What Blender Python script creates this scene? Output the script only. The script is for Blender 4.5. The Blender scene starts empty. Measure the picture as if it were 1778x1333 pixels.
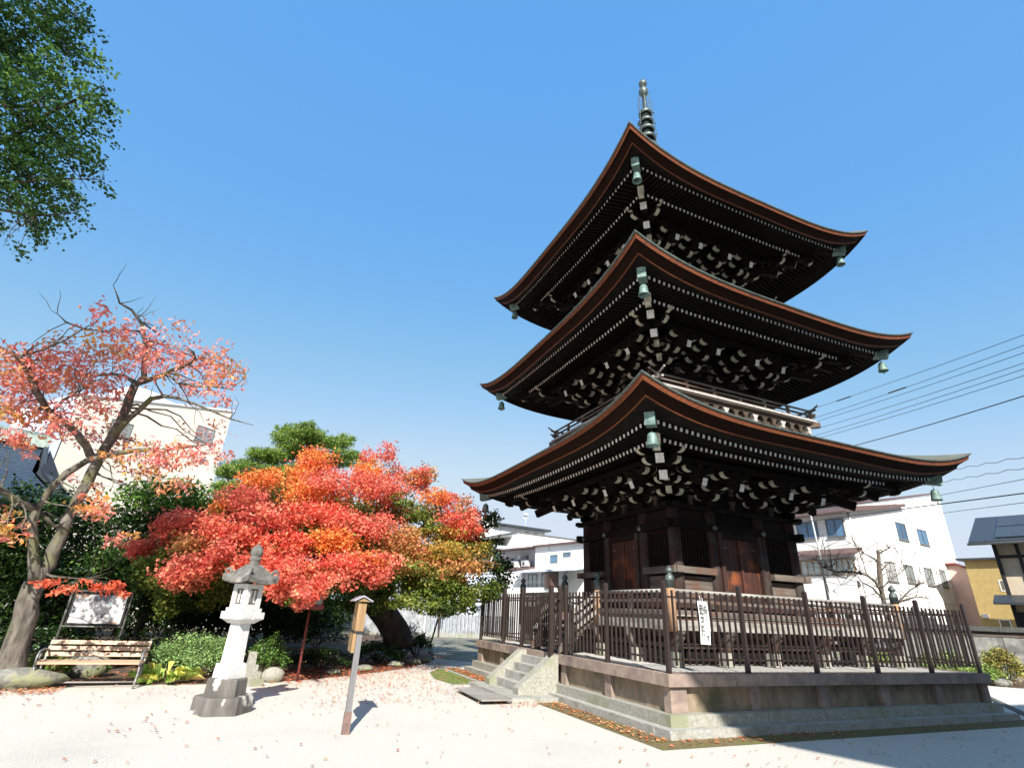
import bpy, math, random
import numpy as np
from mathutils import Matrix, Vector
rnd = random.Random(7)
R = math.radians
sc = bpy.context.scene
COL = sc.collection

# ---------------- camera ----------------
cam = bpy.data.cameras.new('camera'); cam.sensor_width = 36; cam.lens = 18.255
cam.clip_end = 3000; cam.clip_start = .05
co = bpy.data.objects.new('camera', cam); COL.objects.link(co); sc.camera = co
_f = Vector((0.358088, 0.842905, 0.401602)); _r = Vector((0.9123, -0.407401, 0.041626)); _u = Vector((-0.1987, -0.351475, 0.914868))
_m = Matrix.Identity(4)
for i in range(3):
    _m[i][0] = _r[i]; _m[i][1] = _u[i]; _m[i][2] = -_f[i]
_m.translation = Vector((-10.2717, -11.6677, 1.6))
co.matrix_world = _m

# ---------------- light ----------------
SUN_EL = R(37); SX, SY = -0.32, -0.947            # the sun stands towards -y, a little to -x
w = bpy.data.worlds.new('World'); sc.world = w; w.use_nodes = True
nt = w.node_tree; bg = nt.nodes['Background']
sky = nt.nodes.new('ShaderNodeTexSky'); sky.sky_type = 'NISHITA'; sky.sun_disc = False
sky.sun_elevation = SUN_EL; sky.sun_rotation = math.atan2(SX, SY)
sky.altitude = 600; sky.air_density = 1.0; sky.dust_density = 0.6; sky.ozone_density = 1.0
vm = nt.nodes.new('ShaderNodeVectorMath'); vm.operation = 'SCALE'; vm.inputs['Scale'].default_value = .22
cvn = nt.nodes.new('ShaderNodeRGBCurve'); cvn.mapping.extend = 'HORIZONTAL'
for ch_, pts_ in ((0, ((0, .06), (.15, .145), (.2, .175), (.35, .33), (.57, .57), (.8, .66), (1, .69))), (1, ((0, .32), (.25, .41), (.34, .455), (.57, .60), (.86, .74), (1, .78))), (2, ((0, .8), (.45, .865), (.6, .875), (.95, .89), (1, .92)))):
    cu_ = cvn.mapping.curves[ch_]; cu_.points[0].location = pts_[0]; cu_.points[1].location = pts_[-1]
    for p_ in pts_[1:-1]: cu_.points.new(*p_)
cvn.mapping.update()
vm2 = nt.nodes.new('ShaderNodeVectorMath'); vm2.operation = 'SCALE'; vm2.inputs['Scale'].default_value = 3.333
nt.links.new(sky.outputs[0], vm.inputs[0]); nt.links.new(vm.outputs[0], cvn.inputs['Color']); nt.links.new(cvn.outputs[0], vm2.inputs[0])
nt.links.new(vm2.outputs[0], bg.inputs[0]); bg.inputs[1].default_value = 0.15
sl = bpy.data.lights.new('sun', 'SUN'); sl.energy = 4.6; sl.angle = R(.53); sl.color = (1, .955, .88)
so = bpy.data.objects.new('sun', sl); COL.objects.link(so); so.location = (-8, -30, 30)
_d = Vector((-SX * math.cos(SUN_EL), -SY * math.cos(SUN_EL), -math.sin(SUN_EL)))
so.rotation_euler = _d.to_track_quat('-Z', 'Y').to_euler()
sc.view_settings.view_transform = 'Standard'; sc.view_settings.look = 'None'
sc.view_settings.exposure = 1.0; sc.view_settings.gamma = 1
sc.render.engine = 'CYCLES'
sc.cycles.max_bounces = 6; sc.cycles.diffuse_bounces = 3; sc.cycles.glossy_bounces = 2; sc.cycles.transmission_bounces = 4; sc.cycles.transparent_max_bounces = 6

# ---------------- materials ----------------
MATS = {}
def mat(name, c1, c2=None, scale=6.0, rough=.8, bump=0.0, stretch=(1, 1, 1), detail=6, metal=0.0, lo=.35, hi=.65, c3=None, s3=1.2, lo3=.5, hi3=.62, spec=None, bscale=None):
    if name in MATS: return MATS[name]
    m = bpy.data.materials.new(name); m.use_nodes = True; n = m.node_tree.nodes; l = m.node_tree.links
    b = n['Principled BSDF']; b.inputs['Roughness'].default_value = rough; b.inputs['Metallic'].default_value = metal
    if spec is not None: b.inputs['Specular IOR Level'].default_value = spec
    c2 = c2 or tuple(x * .75 for x in c1)
    tc = n.new('ShaderNodeTexCoord'); mp = n.new('ShaderNodeMapping'); mp.inputs['Scale'].default_value = stretch
    l.new(tc.outputs['Object'], mp.inputs[0])
    nz = n.new('ShaderNodeTexNoise'); nz.inputs['Scale'].default_value = scale; nz.inputs['Detail'].default_value = detail; nz.inputs['Roughness'].default_value = .62
    l.new(mp.outputs[0], nz.inputs['Vector'])
    rp = n.new('ShaderNodeValToRGB'); rp.color_ramp.elements[0].position = lo; rp.color_ramp.elements[1].position = hi
    rp.color_ramp.elements[0].color = (*c2, 1); rp.color_ramp.elements[1].color = (*c1, 1)
    l.new(nz.outputs[0], rp.inputs[0]); out = rp.outputs[0]
    if c3:
        n3 = n.new('ShaderNodeTexNoise'); n3.inputs['Scale'].default_value = s3; n3.inputs['Detail'].default_value = 8
        l.new(tc.outputs['Object'], n3.inputs['Vector'])
        r3 = n.new('ShaderNodeValToRGB'); r3.color_ramp.elements[0].position = lo3; r3.color_ramp.elements[1].position = hi3
        l.new(n3.outputs[0], r3.inputs[0])
        mx = n.new('ShaderNodeMixRGB'); l.new(r3.outputs[0], mx.inputs[0]); l.new(out, mx.inputs[1]); mx.inputs[2].default_value = (*c3, 1)
        out = mx.outputs[0]
    l.new(out, b.inputs['Base Color'])
    if bump:
        bp = n.new('ShaderNodeBump'); bp.inputs['Strength'].default_value = bump; bp.inputs['Distance'].default_value = .02
        if bscale:
            nb = n.new('ShaderNodeTexNoise'); nb.inputs['Scale'].default_value = bscale; nb.inputs['Detail'].default_value = 6
            l.new(mp.outputs[0], nb.inputs['Vector']); l.new(nb.outputs[0], bp.inputs['Height'])
        else: l.new(nz.outputs[0], bp.inputs['Height'])
        l.new(bp.outputs[0], b.inputs['Normal'])
    MATS[name] = m; return m
def leafmat(name, trans=.35, rough=.55):
    m = bpy.data.materials.new(name); m.use_nodes = True; n = m.node_tree.nodes; l = m.node_tree.links
    b = n['Principled BSDF']; b.inputs['Roughness'].default_value = rough; b.inputs['Specular IOR Level'].default_value = .3
    a = n.new('ShaderNodeAttribute'); a.attribute_name = 'tint'
    l.new(a.outputs['Color'], b.inputs['Base Color'])
    t = n.new('ShaderNodeBsdfTranslucent'); l.new(a.outputs['Color'], t.inputs[0])
    mx = n.new('ShaderNodeMixShader'); mx.inputs[0].default_value = trans
    l.new(b.outputs[0], mx.inputs[1]); l.new(t.outputs[0], mx.inputs[2]); l.new(mx.outputs[0], n['Material Output'].inputs[0])
    MATS[name] = m; return m
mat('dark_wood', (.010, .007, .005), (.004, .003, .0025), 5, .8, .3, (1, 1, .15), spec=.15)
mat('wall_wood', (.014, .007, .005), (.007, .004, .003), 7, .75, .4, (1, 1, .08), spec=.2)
mat('door_wood', (.085, .025, .014), (.022, .009, .006), 9, .65, .5, (1, 1, .05), c3=(.20, .055, .016), s3=2.2, lo3=.55, hi3=.7)
mat('column_wood', (.055, .021, .014), (.018, .009, .007), 8, .75, .5, (1, 1, .1), c3=(.042, .036, .031), s3=2.5)
mat('grey_wood', (.17, .145, .12), (.08, .062, .05), 8, .85, .6, (.12, .12, 1), c3=(.12, .065, .045), s3=1.7)
mat('rail_wood', (.36, .34, .31), (.18, .165, .14), 8, .85, .4, (.15, .15, 1))
mat('brown_board', (.085, .058, .04), (.035, .024, .018), 8, .85, .3, (.2, .2, 1))
mat('white_paint', (.46, .43, .34), (.20, .185, .14), 9, .85, .1, lo=.3, hi=.55)
mat('tip_white', (.72, .71, .68), (.5, .49, .45), 14, .8)
mat('bright_board', (.42, .40, .375), (.2, .19, .17), 10, .8, lo=.3, hi=.5)
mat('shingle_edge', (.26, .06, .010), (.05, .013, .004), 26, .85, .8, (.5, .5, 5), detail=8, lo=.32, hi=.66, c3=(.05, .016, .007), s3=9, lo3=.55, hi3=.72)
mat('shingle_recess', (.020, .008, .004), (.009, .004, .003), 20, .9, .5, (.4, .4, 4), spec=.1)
mat('roof_lip', (.11, .135, .12), (.05, .065, .06), 12, .8)
mat('shingle_top', (.135, .15, .125), (.07, .085, .07), 9, .9, .5, (.5, .5, 4), c3=(.12, .09, .065), s3=1.3)
mat('verdigris', (.20, .30, .26), (.08, .14, .13), 7, .6, .1, metal=.2)
mat('bronze', (.15, .18, .165), (.06, .075, .072), 8, .5, .1, metal=.5)
mat('granite', (.38, .37, .32), (.24, .23, .19), 22, .9, .5, c3=(.24, .25, .16), s3=2.4, lo3=.52, hi3=.66, bscale=60)
mat('kerb_stone', (.43, .42, .385), (.27, .265, .235), 24, .9, .6, c3=(.25, .25, .2), s3=3.5, lo3=.52, hi3=.66, bscale=60)
mat('tuff', (.37, .285, .225), (.22, .165, .135), 5, .9, .4, c3=(.17, .13, .12), s3=1.5, lo3=.5, hi3=.68, bscale=50)
mat('tuff_panel', (.32, .25, .17), (.18, .14, .10), 4, .9, .4, (1, 1, .45), c3=(.10, .10, .055), s3=1.7, lo3=.5, hi3=.7, bscale=40)
mat('steel_brown', (.036, .023, .020), (.022, .0145, .013), 30, .5, .05)
mat('deck_concrete', (.55, .53, .49), (.4, .38, .35), 12, .9, .2)
mat('gravel', (.74, .695, .615), (.48, .45, .39), 60, .95, 1.0, c3=(.44, .42, .375), s3=.4, lo3=.52, hi3=.85, detail=8)
mat('soil', (.11, .075, .045), (.045, .03, .018), 9, .95, .8, c3=(.30, .11, .05), s3=3.2, lo3=.55, hi3=.7)
mat('moss', (.16, .24, .035), (.10, .12, .03), 14, .95, .9, c3=(.25, .16, .08), s3=3, lo3=.56, hi3=.68)
mat('gutter_soil', (.20, .145, .06), (.10, .075, .03), 10, .95, .6, c3=(.13, .13, .03), s3=2.5)
mat('bark', (.19, .165, .135), (.05, .042, .034), 9, .95, 1.0, (1, 1, .3), c3=(.12, .12, .055), s3=2.2, lo3=.5, hi3=.66, bscale=18)
mat('dark_bark', (.06, .045, .035), (.02, .016, .013), 7, .95, .9, (1, 1, .3))
mat('pale_bark', (.20, .165, .13), (.08, .065, .05), 12, .95, .8, (1, 1, .3))
mat('lantern_stone', (.68, .67, .65), (.50, .49, .47), 18, .9, .3, bscale=70)
mat('stained_stone', (.17, .155, .14), (.085, .078, .07), 5, .9, .4, (1, 1, .35), c3=(.66, .64, .6), s3=3.2, lo3=.57, hi3=.63, bscale=60)
mat('roof_stone', (.17, .16, .14), (.075, .07, .062), 9, .9, .5, (1, 1, .5), c3=(.28, .26, .24), s3=4, lo3=.55, hi3=.7, bscale=50)
mat('moss_bright', (.30, .36, .03), (.15, .22, .03), 20, .95, .6)
mat('bench_slat', (.52, .36, .24), (.40, .26, .165), 16, .55, .1, (.08, 1, 1))
mat('cast_iron', (.30, .30, .29), (.14, .14, .14), 25, .5, .2, metal=.4)
mat('pipe_grey', (.24, .24, .22), (.13, .13, .12), 15, .5, metal=.3)
mat('sign_wood', (.36, .22, .10), (.22, .135, .06), 9, .65, .1, (1, 1, .1))
mat('post_grey', (.21, .205, .205), (.12, .12, .125), 9, .7, .1, (1, 1, .1))
mat('post_base', (.21, .13, .11), (.13, .085, .075), 12, .8)
mat('sheet_metal', (.50, .53, .58), (.4, .42, .47), 12, .35, metal=.5)
mat('red_iron', (.22, .04, .03), (.10, .02, .018), 12, .6)
mat('plaster', (.82, .80, .77), (.74, .72, .69), 3, .9, c3=(.7, .68, .65), s3=.6, lo3=.5, hi3=.75)
mat('cream_wall', (.70, .64, .54), (.64, .58, .48), 3, .9)
mat('pale_blue_wall', (.62, .68, .78), (.56, .62, .72), 3, .8)
mat('grey_wall', (.62, .63, .66), (.55, .56, .6), 4, .9, c3=(.5, .5, .53), s3=.7)
mat('old_plaster', (.38, .39, .41), (.2, .21, .22), 2.5, .95, .3, c3=(.2, .21, .2), s3=1.6, lo3=.52, hi3=.66)
mat('pillar_stone', (.36, .38, .40), (.2, .215, .23), 9, .9, .3, (1, 1, .4), c3=(.2, .21, .2), s3=1.2, lo3=.56, hi3=.68)
mat('roof_brown', (.14, .085, .075), (.10, .06, .055), 6, .6)
mat('roof_dark', (.045, .05, .055), (.025, .03, .035), 8, .45)
mat('window_frame', (.12, .12, .13), (.09, .09, .1), 8, .4)
mat('frame_white', (.75, .75, .75), (.65, .65, .65), 8, .5)
mat('glass', (.10, .22, .36), (.06, .14, .25), 1.5, .08, metal=.0, spec=.9)
mat('glass_pale', (.42, .47, .48), (.28, .34, .34), 2.5, .12, spec=.8)
mat('yellow_sheet', (.60, .44, .17), (.50, .36, .13), 4, .6)
mat('pink_wall', (.74, .52, .44), (.66, .45, .38), 3, .9)
mat('sand_wall', (.55, .46, .34), (.48, .39, .28), 3, .9)
mat('beam_black', (.018, .017, .018), (.01, .01, .01), 8, .6)
mat('panel_solar', (.05, .06, .07), (.035, .045, .055), 6, .45, spec=.3)
mat('wall_stone', (.36, .36, .33), (.22, .22, .2), 7, .9, .4, c3=(.16, .16, .15), s3=1.5)
mat('capstone', (.13, .135, .12), (.06, .065, .06), 18, .95, .6)
mat('rock', (.26, .255, .225), (.12, .12, .10), 6, .95, .8, c3=(.24, .25, .14), s3=3, bscale=14)
mat('tile_blue', (.055, .085, .13), (.03, .05, .08), 5, .4, .2)
mat('ridge_green', (.36, .42, .37), (.24, .3, .26), 6, .6)
mat('paper', (.85, .85, .83), (.8, .8, .78), 8, .8)
mat('ink', (.02, .02, .02), (.015, .015, .015), 8, .8)
mat('wire', (.05, .055, .065), (.04, .04, .05), 8, .5)
leafmat('leaf', .38); leafmat('leaf_thick', .12, .35)
def stripes(name, base, freq, axis, dark=.6):
    m = MATS[base].copy(); m.name = name; n = m.node_tree.nodes; l = m.node_tree.links; b = n['Principled BSDF']
    wv = n.new('ShaderNodeTexWave'); wv.bands_direction = axis; wv.inputs['Scale'].default_value = freq
    tc = n.new('ShaderNodeTexCoord'); l.new(tc.outputs['Object'], wv.inputs[0])
    bp = n.new('ShaderNodeBump'); bp.inputs['Strength'].default_value = 1; bp.inputs['Distance'].default_value = .04
    l.new(wv.outputs[1], bp.inputs['Height']); l.new(bp.outputs[0], b.inputs['Normal'])
    old = b.inputs['Base Color'].links[0].from_socket
    mx = n.new('ShaderNodeMixRGB'); mx.blend_type = 'MULTIPLY'; l.new(old, mx.inputs[1]); mx.inputs[0].default_value = dark
    l.new(wv.outputs[1], mx.inputs[2]); l.new(mx.outputs[0], b.inputs['Base Color']); MATS[name] = m
stripes('yellow_corrugated', 'yellow_sheet', 4.0, 'Y', .35); stripes('tile_ribbed', 'tile_blue', 2.2, 'Z', .7)

# ---------------- mesh helpers ----------------
class MB:
    def __init__(s): s.v = []; s.f = []; s.m = []; s.names = []; s.M = None; s.sm = []
    def mi(s, m):
        if m not in s.names: s.names.append(m)
        return s.names.index(m)
    def add(s, vs, fs, m, smooth=False):
        o = len(s.v)
        for p in vs:
            p = Vector(p); s.v.append(s.M @ p if s.M else p)
        ms = m if isinstance(m, list) else [m] * len(fs)
        for f, mm in zip(fs, ms):
            s.f.append([o + i for i in f]); s.m.append(s.mi(mm)); s.sm.append(smooth)
        return s
    def box(s, x0, x1, y0, y1, z0, z1, m):
        v = [(x0, y0, z0), (x1, y0, z0), (x1, y1, z0), (x0, y1, z0), (x0, y0, z1), (x1, y0, z1), (x1, y1, z1), (x0, y1, z1)]
        return s.add(v, [(0, 3, 2, 1), (4, 5, 6, 7), (0, 1, 5, 4), (1, 2, 6, 5), (2, 3, 7, 6), (3, 0, 4, 7)], m)
    def taper(s, cx, cy, z0, z1, a0, b0, a1, b1, m, rot=0):
        c, n = math.cos(rot), math.sin(rot); v = []
        for z, a, b in ((z0, a0, b0), (z1, a1, b1)):
            for sx, sy in ((-1, -1), (1, -1), (1, 1), (-1, 1)):
                x, y = sx * a, sy * b; v.append((cx + x * c - y * n, cy + x * n + y * c, z))
        return s.add(v, [(0, 3, 2, 1), (4, 5, 6, 7), (0, 1, 5, 4), (1, 2, 6, 5), (2, 3, 7, 6), (3, 0, 4, 7)], m)
    def bar(s, p0, p1, w, h, m, m0=None, m1=None, up=(0, 0, 1)):
        p0 = Vector(p0); p1 = Vector(p1); d = (p1 - p0).normalized(); sd = d.cross(Vector(up))
        if sd.length < 1e-4: sd = d.cross(Vector((1, 0, 0)))
        sd.normalize(); u = sd.cross(d); v = []
        for p in (p0, p1):
            for a, b in ((-1, -1), (1, -1), (1, 1), (-1, 1)): v.append(p + sd * (a * w / 2) + u * (b * h / 2))
        return s.add(v, [(0, 1, 2, 3), (7, 6, 5, 4), (0, 4, 5, 1), (1, 5, 6, 2), (2, 6, 7, 3), (3, 7, 4, 0)], [m0 or m, m1 or m, m, m, m, m])
    def tube(s, pts, m, n=8, caps=True, wob=0.0):
        # pts: (x,y,z,r)
        P = [Vector(p[:3]) for p in pts]; vs = []; fs = []; ref = None
        for i, p in enumerate(P):
            d = (P[min(i + 1, len(P) - 1)] - P[max(i - 1, 0)])
            d = d.normalized() if d.length > 1e-6 else Vector((0, 0, 1))
            if ref is None: ref = d.orthogonal().normalized()
            a = (ref - d * ref.dot(d)); a = a.normalized() if a.length > 1e-5 else d.orthogonal().normalized(); ref = a; b = d.cross(a)
            for k in range(n):
                t = 2 * math.pi * k / n; rr = pts[i][3] * (1 + (rnd.uniform(-wob, wob) if wob else 0))
                vs.append(p + a * math.cos(t) * rr + b * math.sin(t) * rr)
        for i in range(len(P) - 1):
            for k in range(n):
                fs.append((i * n + k, i * n + (k + 1) % n, (i + 1) * n + (k + 1) % n, (i + 1) * n + k))
        if caps: fs.append(tuple(range(n))[::-1]); fs.append(tuple((len(P) - 1) * n + k for k in range(n)))
        return s.add(vs, fs, m, True)
    def lathe(s, prof, m, cx=0, cy=0, n=20, smooth=True, a0=0.0, square=False):
        vs = []; fs = []
        for r, z in prof:
            for k in range(n):
                t = a0 + 2 * math.pi * k / n; vs.append((cx + r * math.cos(t), cy + r * math.sin(t), z))
        for i in range(len(prof) - 1):
            for k in range(n): fs.append((i * n + k, i * n + (k + 1) % n, (i + 1) * n + (k + 1) % n, (i + 1) * n + k))
        fs.append(tuple(range(n))[::-1]); fs.append(tuple((len(prof) - 1) * n + k for k in range(n)))
        return s.add(vs, fs, m, smooth)
    def poly(s, pts, thick, m, mside=None):      # polygon extruded along 'thick' vector
        n = len(pts); t = Vector(thick); v = [Vector(p) for p in pts] + [Vector(p) + t for p in pts]
        fs = [tuple(range(n))[::-1], tuple(range(n, 2 * n))] + [(i, (i + 1) % n, (i + 1) % n + n, i + n) for i in range(n)]
        return s.add(v, fs, [m, m] + [mside or m] * n)
    def build(s, name, parent=None, loc=None):
        me = bpy.data.meshes.new(name); off = Vector(loc) if loc is not None else (Vector(parent['_o']) if parent is not None else Vector((0, 0, 0)))
        me.from_pydata([tuple(p - off) for p in s.v], [], s.f)
        for nme in s.names: me.materials.append(MATS[nme])
        me.polygons.foreach_set('material_index', s.m); me.polygons.foreach_set('use_smooth', s.sm); me.update()
        o = bpy.data.objects.new(name, me); COL.objects.link(o)
        if parent is not None: o.parent = parent; o['_o'] = tuple(off)
        else: o.location = off; o['_o'] = tuple(off)
        if parent is not None and parent.get('_mesh'): o.location = (0, 0, 0)
        return o
def smooth_angle(o, a=35):
    pass
def root(name, label, cat, loc=(0, 0, 0), rz=0, group=None):
    o = bpy.data.objects.new(name, None); COL.objects.link(o); o.location = loc; o.rotation_euler = (0, 0, rz)
    o['label'] = label; o['category'] = cat; o['_o'] = (tuple(loc) if not rz else (0, 0, 0))
    if group: o['group'] = group
    return o
def tag(o, label=None, cat=None, group=None, kind=None):
    if label: o['label'] = label
    if cat: o['category'] = cat
    if group: o['group'] = group
    if kind: o['kind'] = kind
    return o
def copy_tree(o, parent=None):
    c = o.copy(); COL.objects.link(c); c.parent = parent
    for ch in [x for x in bpy.data.objects if x.parent == o]: copy_tree(ch, c)
    return c
def leaves(name, clumps, palette, parent, size, aspect=.5, seed=1, up=.4, sub=7, spread=.38, mname='leaf', flat=False, jit=.25, extra=None, droop=0.0):
    rg = np.random.default_rng(seed); C = []; T = []
    for ci, c in enumerate(clumps):
        cx, cy, cz, rx, ry, rz, n = c[:7]; n = int(n)
        if n <= 0: continue
        ns = max(3, int(n / 14) if sub is None else sub)
        q = rg.normal(size=(ns, 3)); q /= np.linalg.norm(q, axis=1)[:, None]; q *= rg.uniform(.25, 1, (ns, 1)) ** .5
        q = q * [rx, ry, rz]; k = rg.integers(0, ns, n)
        P = q[k] + rg.normal(size=(n, 3)) * [rx * spread, ry * spread, rz * spread] + [cx, cy, cz]
        C.append(P)
        pal = palette(c, ci); pal = np.array(pal)
        base = pal[rg.integers(0, len(pal), ns)][k]
        alt = pal[rg.integers(0, len(pal), n)]
        t = base * .65 + alt * .35
        T.append(t * rg.uniform(1 - jit, 1 + jit, (n, 1)))
    C = np.concatenate(C); T = np.clip(np.concatenate(T), 0, 1); n = len(C)
    nv = rg.normal(size=(n, 3)); nv[:, 2] = np.abs(nv[:, 2]) + up; nv /= np.linalg.norm(nv, axis=1)[:, None]
    a = rg.normal(size=(n, 3)); a[:, 2] -= droop; a -= nv * (a * nv).sum(1)[:, None]; a /= np.linalg.norm(a, axis=1)[:, None]
    b = np.cross(nv, a); L = (size * rg.uniform(.7, 1.25, (n, 1))); Wd = L * aspect
    fo = nv * L * .12
    V = np.stack([C - a * L / 2, C + b * Wd / 2 + fo - a * L * .05, C + a * L / 2, C - b * Wd / 2 + fo - a * L * .05], 1).reshape(-1, 3)
    return leafmesh(name, V, T, parent, mname)
def leafmesh(name, V, T, parent, mname):
    n = len(T); off = np.array(parent['_o'] if parent is not None else (0, 0, 0)); V = V - off
    me = bpy.data.meshes.new(name); me.vertices.add(4 * n); me.vertices.foreach_set('co', V.astype(np.float32).ravel())
    i = np.arange(n)[:, None] * 4
    idx = np.concatenate([i + [0, 1, 2], i + [0, 2, 3]], 1).reshape(-1)
    me.loops.add(6 * n); me.loops.foreach_set('vertex_index', idx.astype(np.int32))
    me.polygons.add(2 * n); me.polygons.foreach_set('loop_start', np.arange(0, 6 * n, 3, dtype=np.int32)); me.polygons.foreach_set('loop_total', np.full(2 * n, 3, dtype=np.int32))
    me.materials.append(MATS[mname]); me.update()
    at = me.attributes.new('tint', 'FLOAT_COLOR', 'POINT')
    at.data.foreach_set('color', np.concatenate([np.repeat(T, 4, 0), np.ones((4 * n, 1))], 1).astype(np.float32).ravel())
    o = bpy.data.objects.new(name, me); COL.objects.link(o)
    if parent is not None: o.parent = parent
    return o
def branches(mb, lists, m, n=7, wob=.08):
    nodes = []
    for L in lists:
        # subdivide with slight jitter
        pts = []
        for i in range(len(L) - 1):
            a, b = L[i], L[i + 1]
            for t in (0, .5):
                p = [a[k] + (b[k] - a[k]) * t for k in range(4)]
                if t: p[0] += rnd.uniform(-.25, .25) * p[3]; p[1] += rnd.uniform(-.25, .25) * p[3]; p[2] += rnd.uniform(-.25, .25) * p[3]
                pts.append(p)
        pts.append(L[-1]); mb.tube(pts, m, n if L[0][3] > .05 else 5, wob=wob); nodes += [(Vector(p[:3]), p[3]) for p in pts]
    return nodes
def twigs(mb, nodes, targets, m, r=.012, n=4, bend=.25, maxr=.1):
    cand = [q for q in nodes if q[1] <= maxr] or nodes
    for T in targets:
        T = Vector(T); b = min(cand, key=lambda q: (q[0] - T).length); d = T - b[0]; k = 5; pts = []
        if d.length < .15: continue
        o = Vector((rnd.uniform(-1, 1), rnd.uniform(-1, 1), rnd.uniform(-.3, 1))) * d.length * bend * .5
        rr = min(b[1] * .6, r * (1 + d.length * .5))
        for i in range(k + 1):
            t = i / k; p = b[0] + d * t + o * math.sin(math.pi * t) + Vector((rnd.uniform(-1, 1), rnd.uniform(-1, 1), rnd.uniform(-1, 1))) * .03 * d.length
            pts.append((*p, rr * (1 - .8 * t)))
        mb.tube(pts, m, n, caps=False)
mat('newel_wood', (.40, .23, .12), (.22, .13, .08), 8, .8, .3, (1, 1, .1), c3=(.16, .13, .11), s3=2.5)
mat('shingle_edge2', (.24, .06, .010), (.05, .014, .005), 30, .85, .8, (.5, .5, 5), detail=8, lo=.35, hi=.66)
def mapmat():
    m = bpy.data.materials.new('map_print'); m.use_nodes = True; n = m.node_tree.nodes; l = m.node_tree.links; b = n['Principled BSDF']; b.inputs['Roughness'].default_value = .4
    tc = n.new('ShaderNodeTexCoord'); base = None; out = (.86, .84, .82, 1); prev = None
    for sc_, st, col, lo, hi in ((3.2, (1, 1, 1), (.55, .33, .2), .58, .60), (5, (1, 1, .6), (.22, .22, .26), .60, .62), (14, (3, 1, 1), (.45, .42, .4), .60, .63), (7, (1, 1, 1), (.25, .5, .5), .68, .69), (30, (2.5, 1, .8), (.35, .33, .33), .62, .66)):
        mp = n.new('ShaderNodeMapping'); mp.inputs['Scale'].default_value = st; mp.inputs['Location'].default_value = (sc_, sc_ * 2, 1); l.new(tc.outputs['Object'], mp.inputs[0]); nz = n.new('ShaderNodeTexNoise'); nz.inputs['Scale'].default_value = sc_; nz.inputs['Detail'].default_value = 3; l.new(mp.outputs[0], nz.inputs['Vector'])
        rp = n.new('ShaderNodeValToRGB'); rp.color_ramp.elements[0].position = lo; rp.color_ramp.elements[1].position = hi; l.new(nz.outputs[0], rp.inputs[0])
        mx = n.new('ShaderNodeMixRGB'); l.new(rp.outputs[0], mx.inputs[0]); mx.inputs[2].default_value = (*col, 1)
        if prev: l.new(prev, mx.inputs[1])
        else: mx.inputs[1].default_value = out
        prev = mx.outputs[0]
    l.new(prev, b.inputs['Base Color']); MATS['map_print'] = m
mapmat()
mat('shaded_path_soil', (.24, .225, .19), (.13, .125, .095), 9, .95, .5, c3=(.10, .115, .05), s3=1.3)  # mossy soil colour, darkened to carry the shade on the path
mat('pebble', (.55, .52, .47), (.26, .25, .23), 7, .9)
# ================= ground =================
def sheet(name, pts, z, m, kind='structure'):
    mb = MB(); mb.add([(x, y, z) for x, y in pts], [tuple(range(len(pts)))], m); o = mb.build(name); o['kind'] = kind; return o
sheet('ground', [(-900, -900), (900, -900), (900, 900), (-900, 900)], 0, 'gravel')
garden = [(-40, .4), (-14.6, 1.0), (-13.2, 1.75), (-12.1, 1.95), (-11.2, 1.9), (-10.2, 2.1), (-9.3, 2.35), (-8.0, 3.2), (-6.9, 4.2), (-6.0, 5.1), (-5.0, 6.6), (-4.3, 8.4), (-3.9, 10.5), (-3.2, 14), (-2.2, 20), (-1.4, 24.5), (-40, 30)]
sheet('garden_soil', garden, .006, 'soil')
sheet('garden_soil', [(7.5, -2.0), (12.6, .2), (15, -2.5), (24, -8), (24, 12), (8, 14), (6, 4)], .006, 'soil')
sheet('moss_patch', [(-5.75, 1.3), (-5.1, 1.35), (-4.95, 2.4), (-4.75, 4.4), (-5.2, 4.8), (-5.7, 3.9), (-5.95, 2.6)], .008, 'moss')
sheet('shaded_path_soil', [(-4.2, 8.2), (-3.6, 7.2), (-1, 6.6), (5, 6.2), (9, 8), (8, 22), (5, 22.4), (-.4, 23), (-1.6, 24.5), (-2.3, 20), (-3.3, 14), (-4.0, 10.5)], .005, 'shaded_path_soil')  # dark mossy soil sheet, path shade partly painted into its colour
sheet('gutter', [(-5.0, -4.95), (5.2, -4.95), (5.2, -4.45), (-4.45, -4.45), (-4.45, 5.2), (-4.98, 5.2)], .004, 'gutter_soil')
er = root('edging', 'low line of pale edging stones along the gutter beside the pagoda base', 'edging', (-5.05, 3, 0))
for y0, y1 in ((1.4, 2.9), (2.92, 4.4), (4.42, 5.4)): mb = MB(); mb.box(-5.1, -5.0, y0, y1, -.01, .03, 'kerb_stone'); mb.build('stone', er)
mb = MB(); mb.box(-5.9, -5.3, 1.26, 1.37, -.01, .03, 'kerb_stone'); mb.build('stone', er)
dr_ = root('drain_edge', 'dark low stone edge of the drain running off the right corner of the platform', 'edging', (6, -3.8, 0))
mb = MB(); mb.bar((8.6, -1.85, .0), (5.1, -4.42, .0), .13, .07, 'capstone'); mb.build('stone', dr_)

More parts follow.
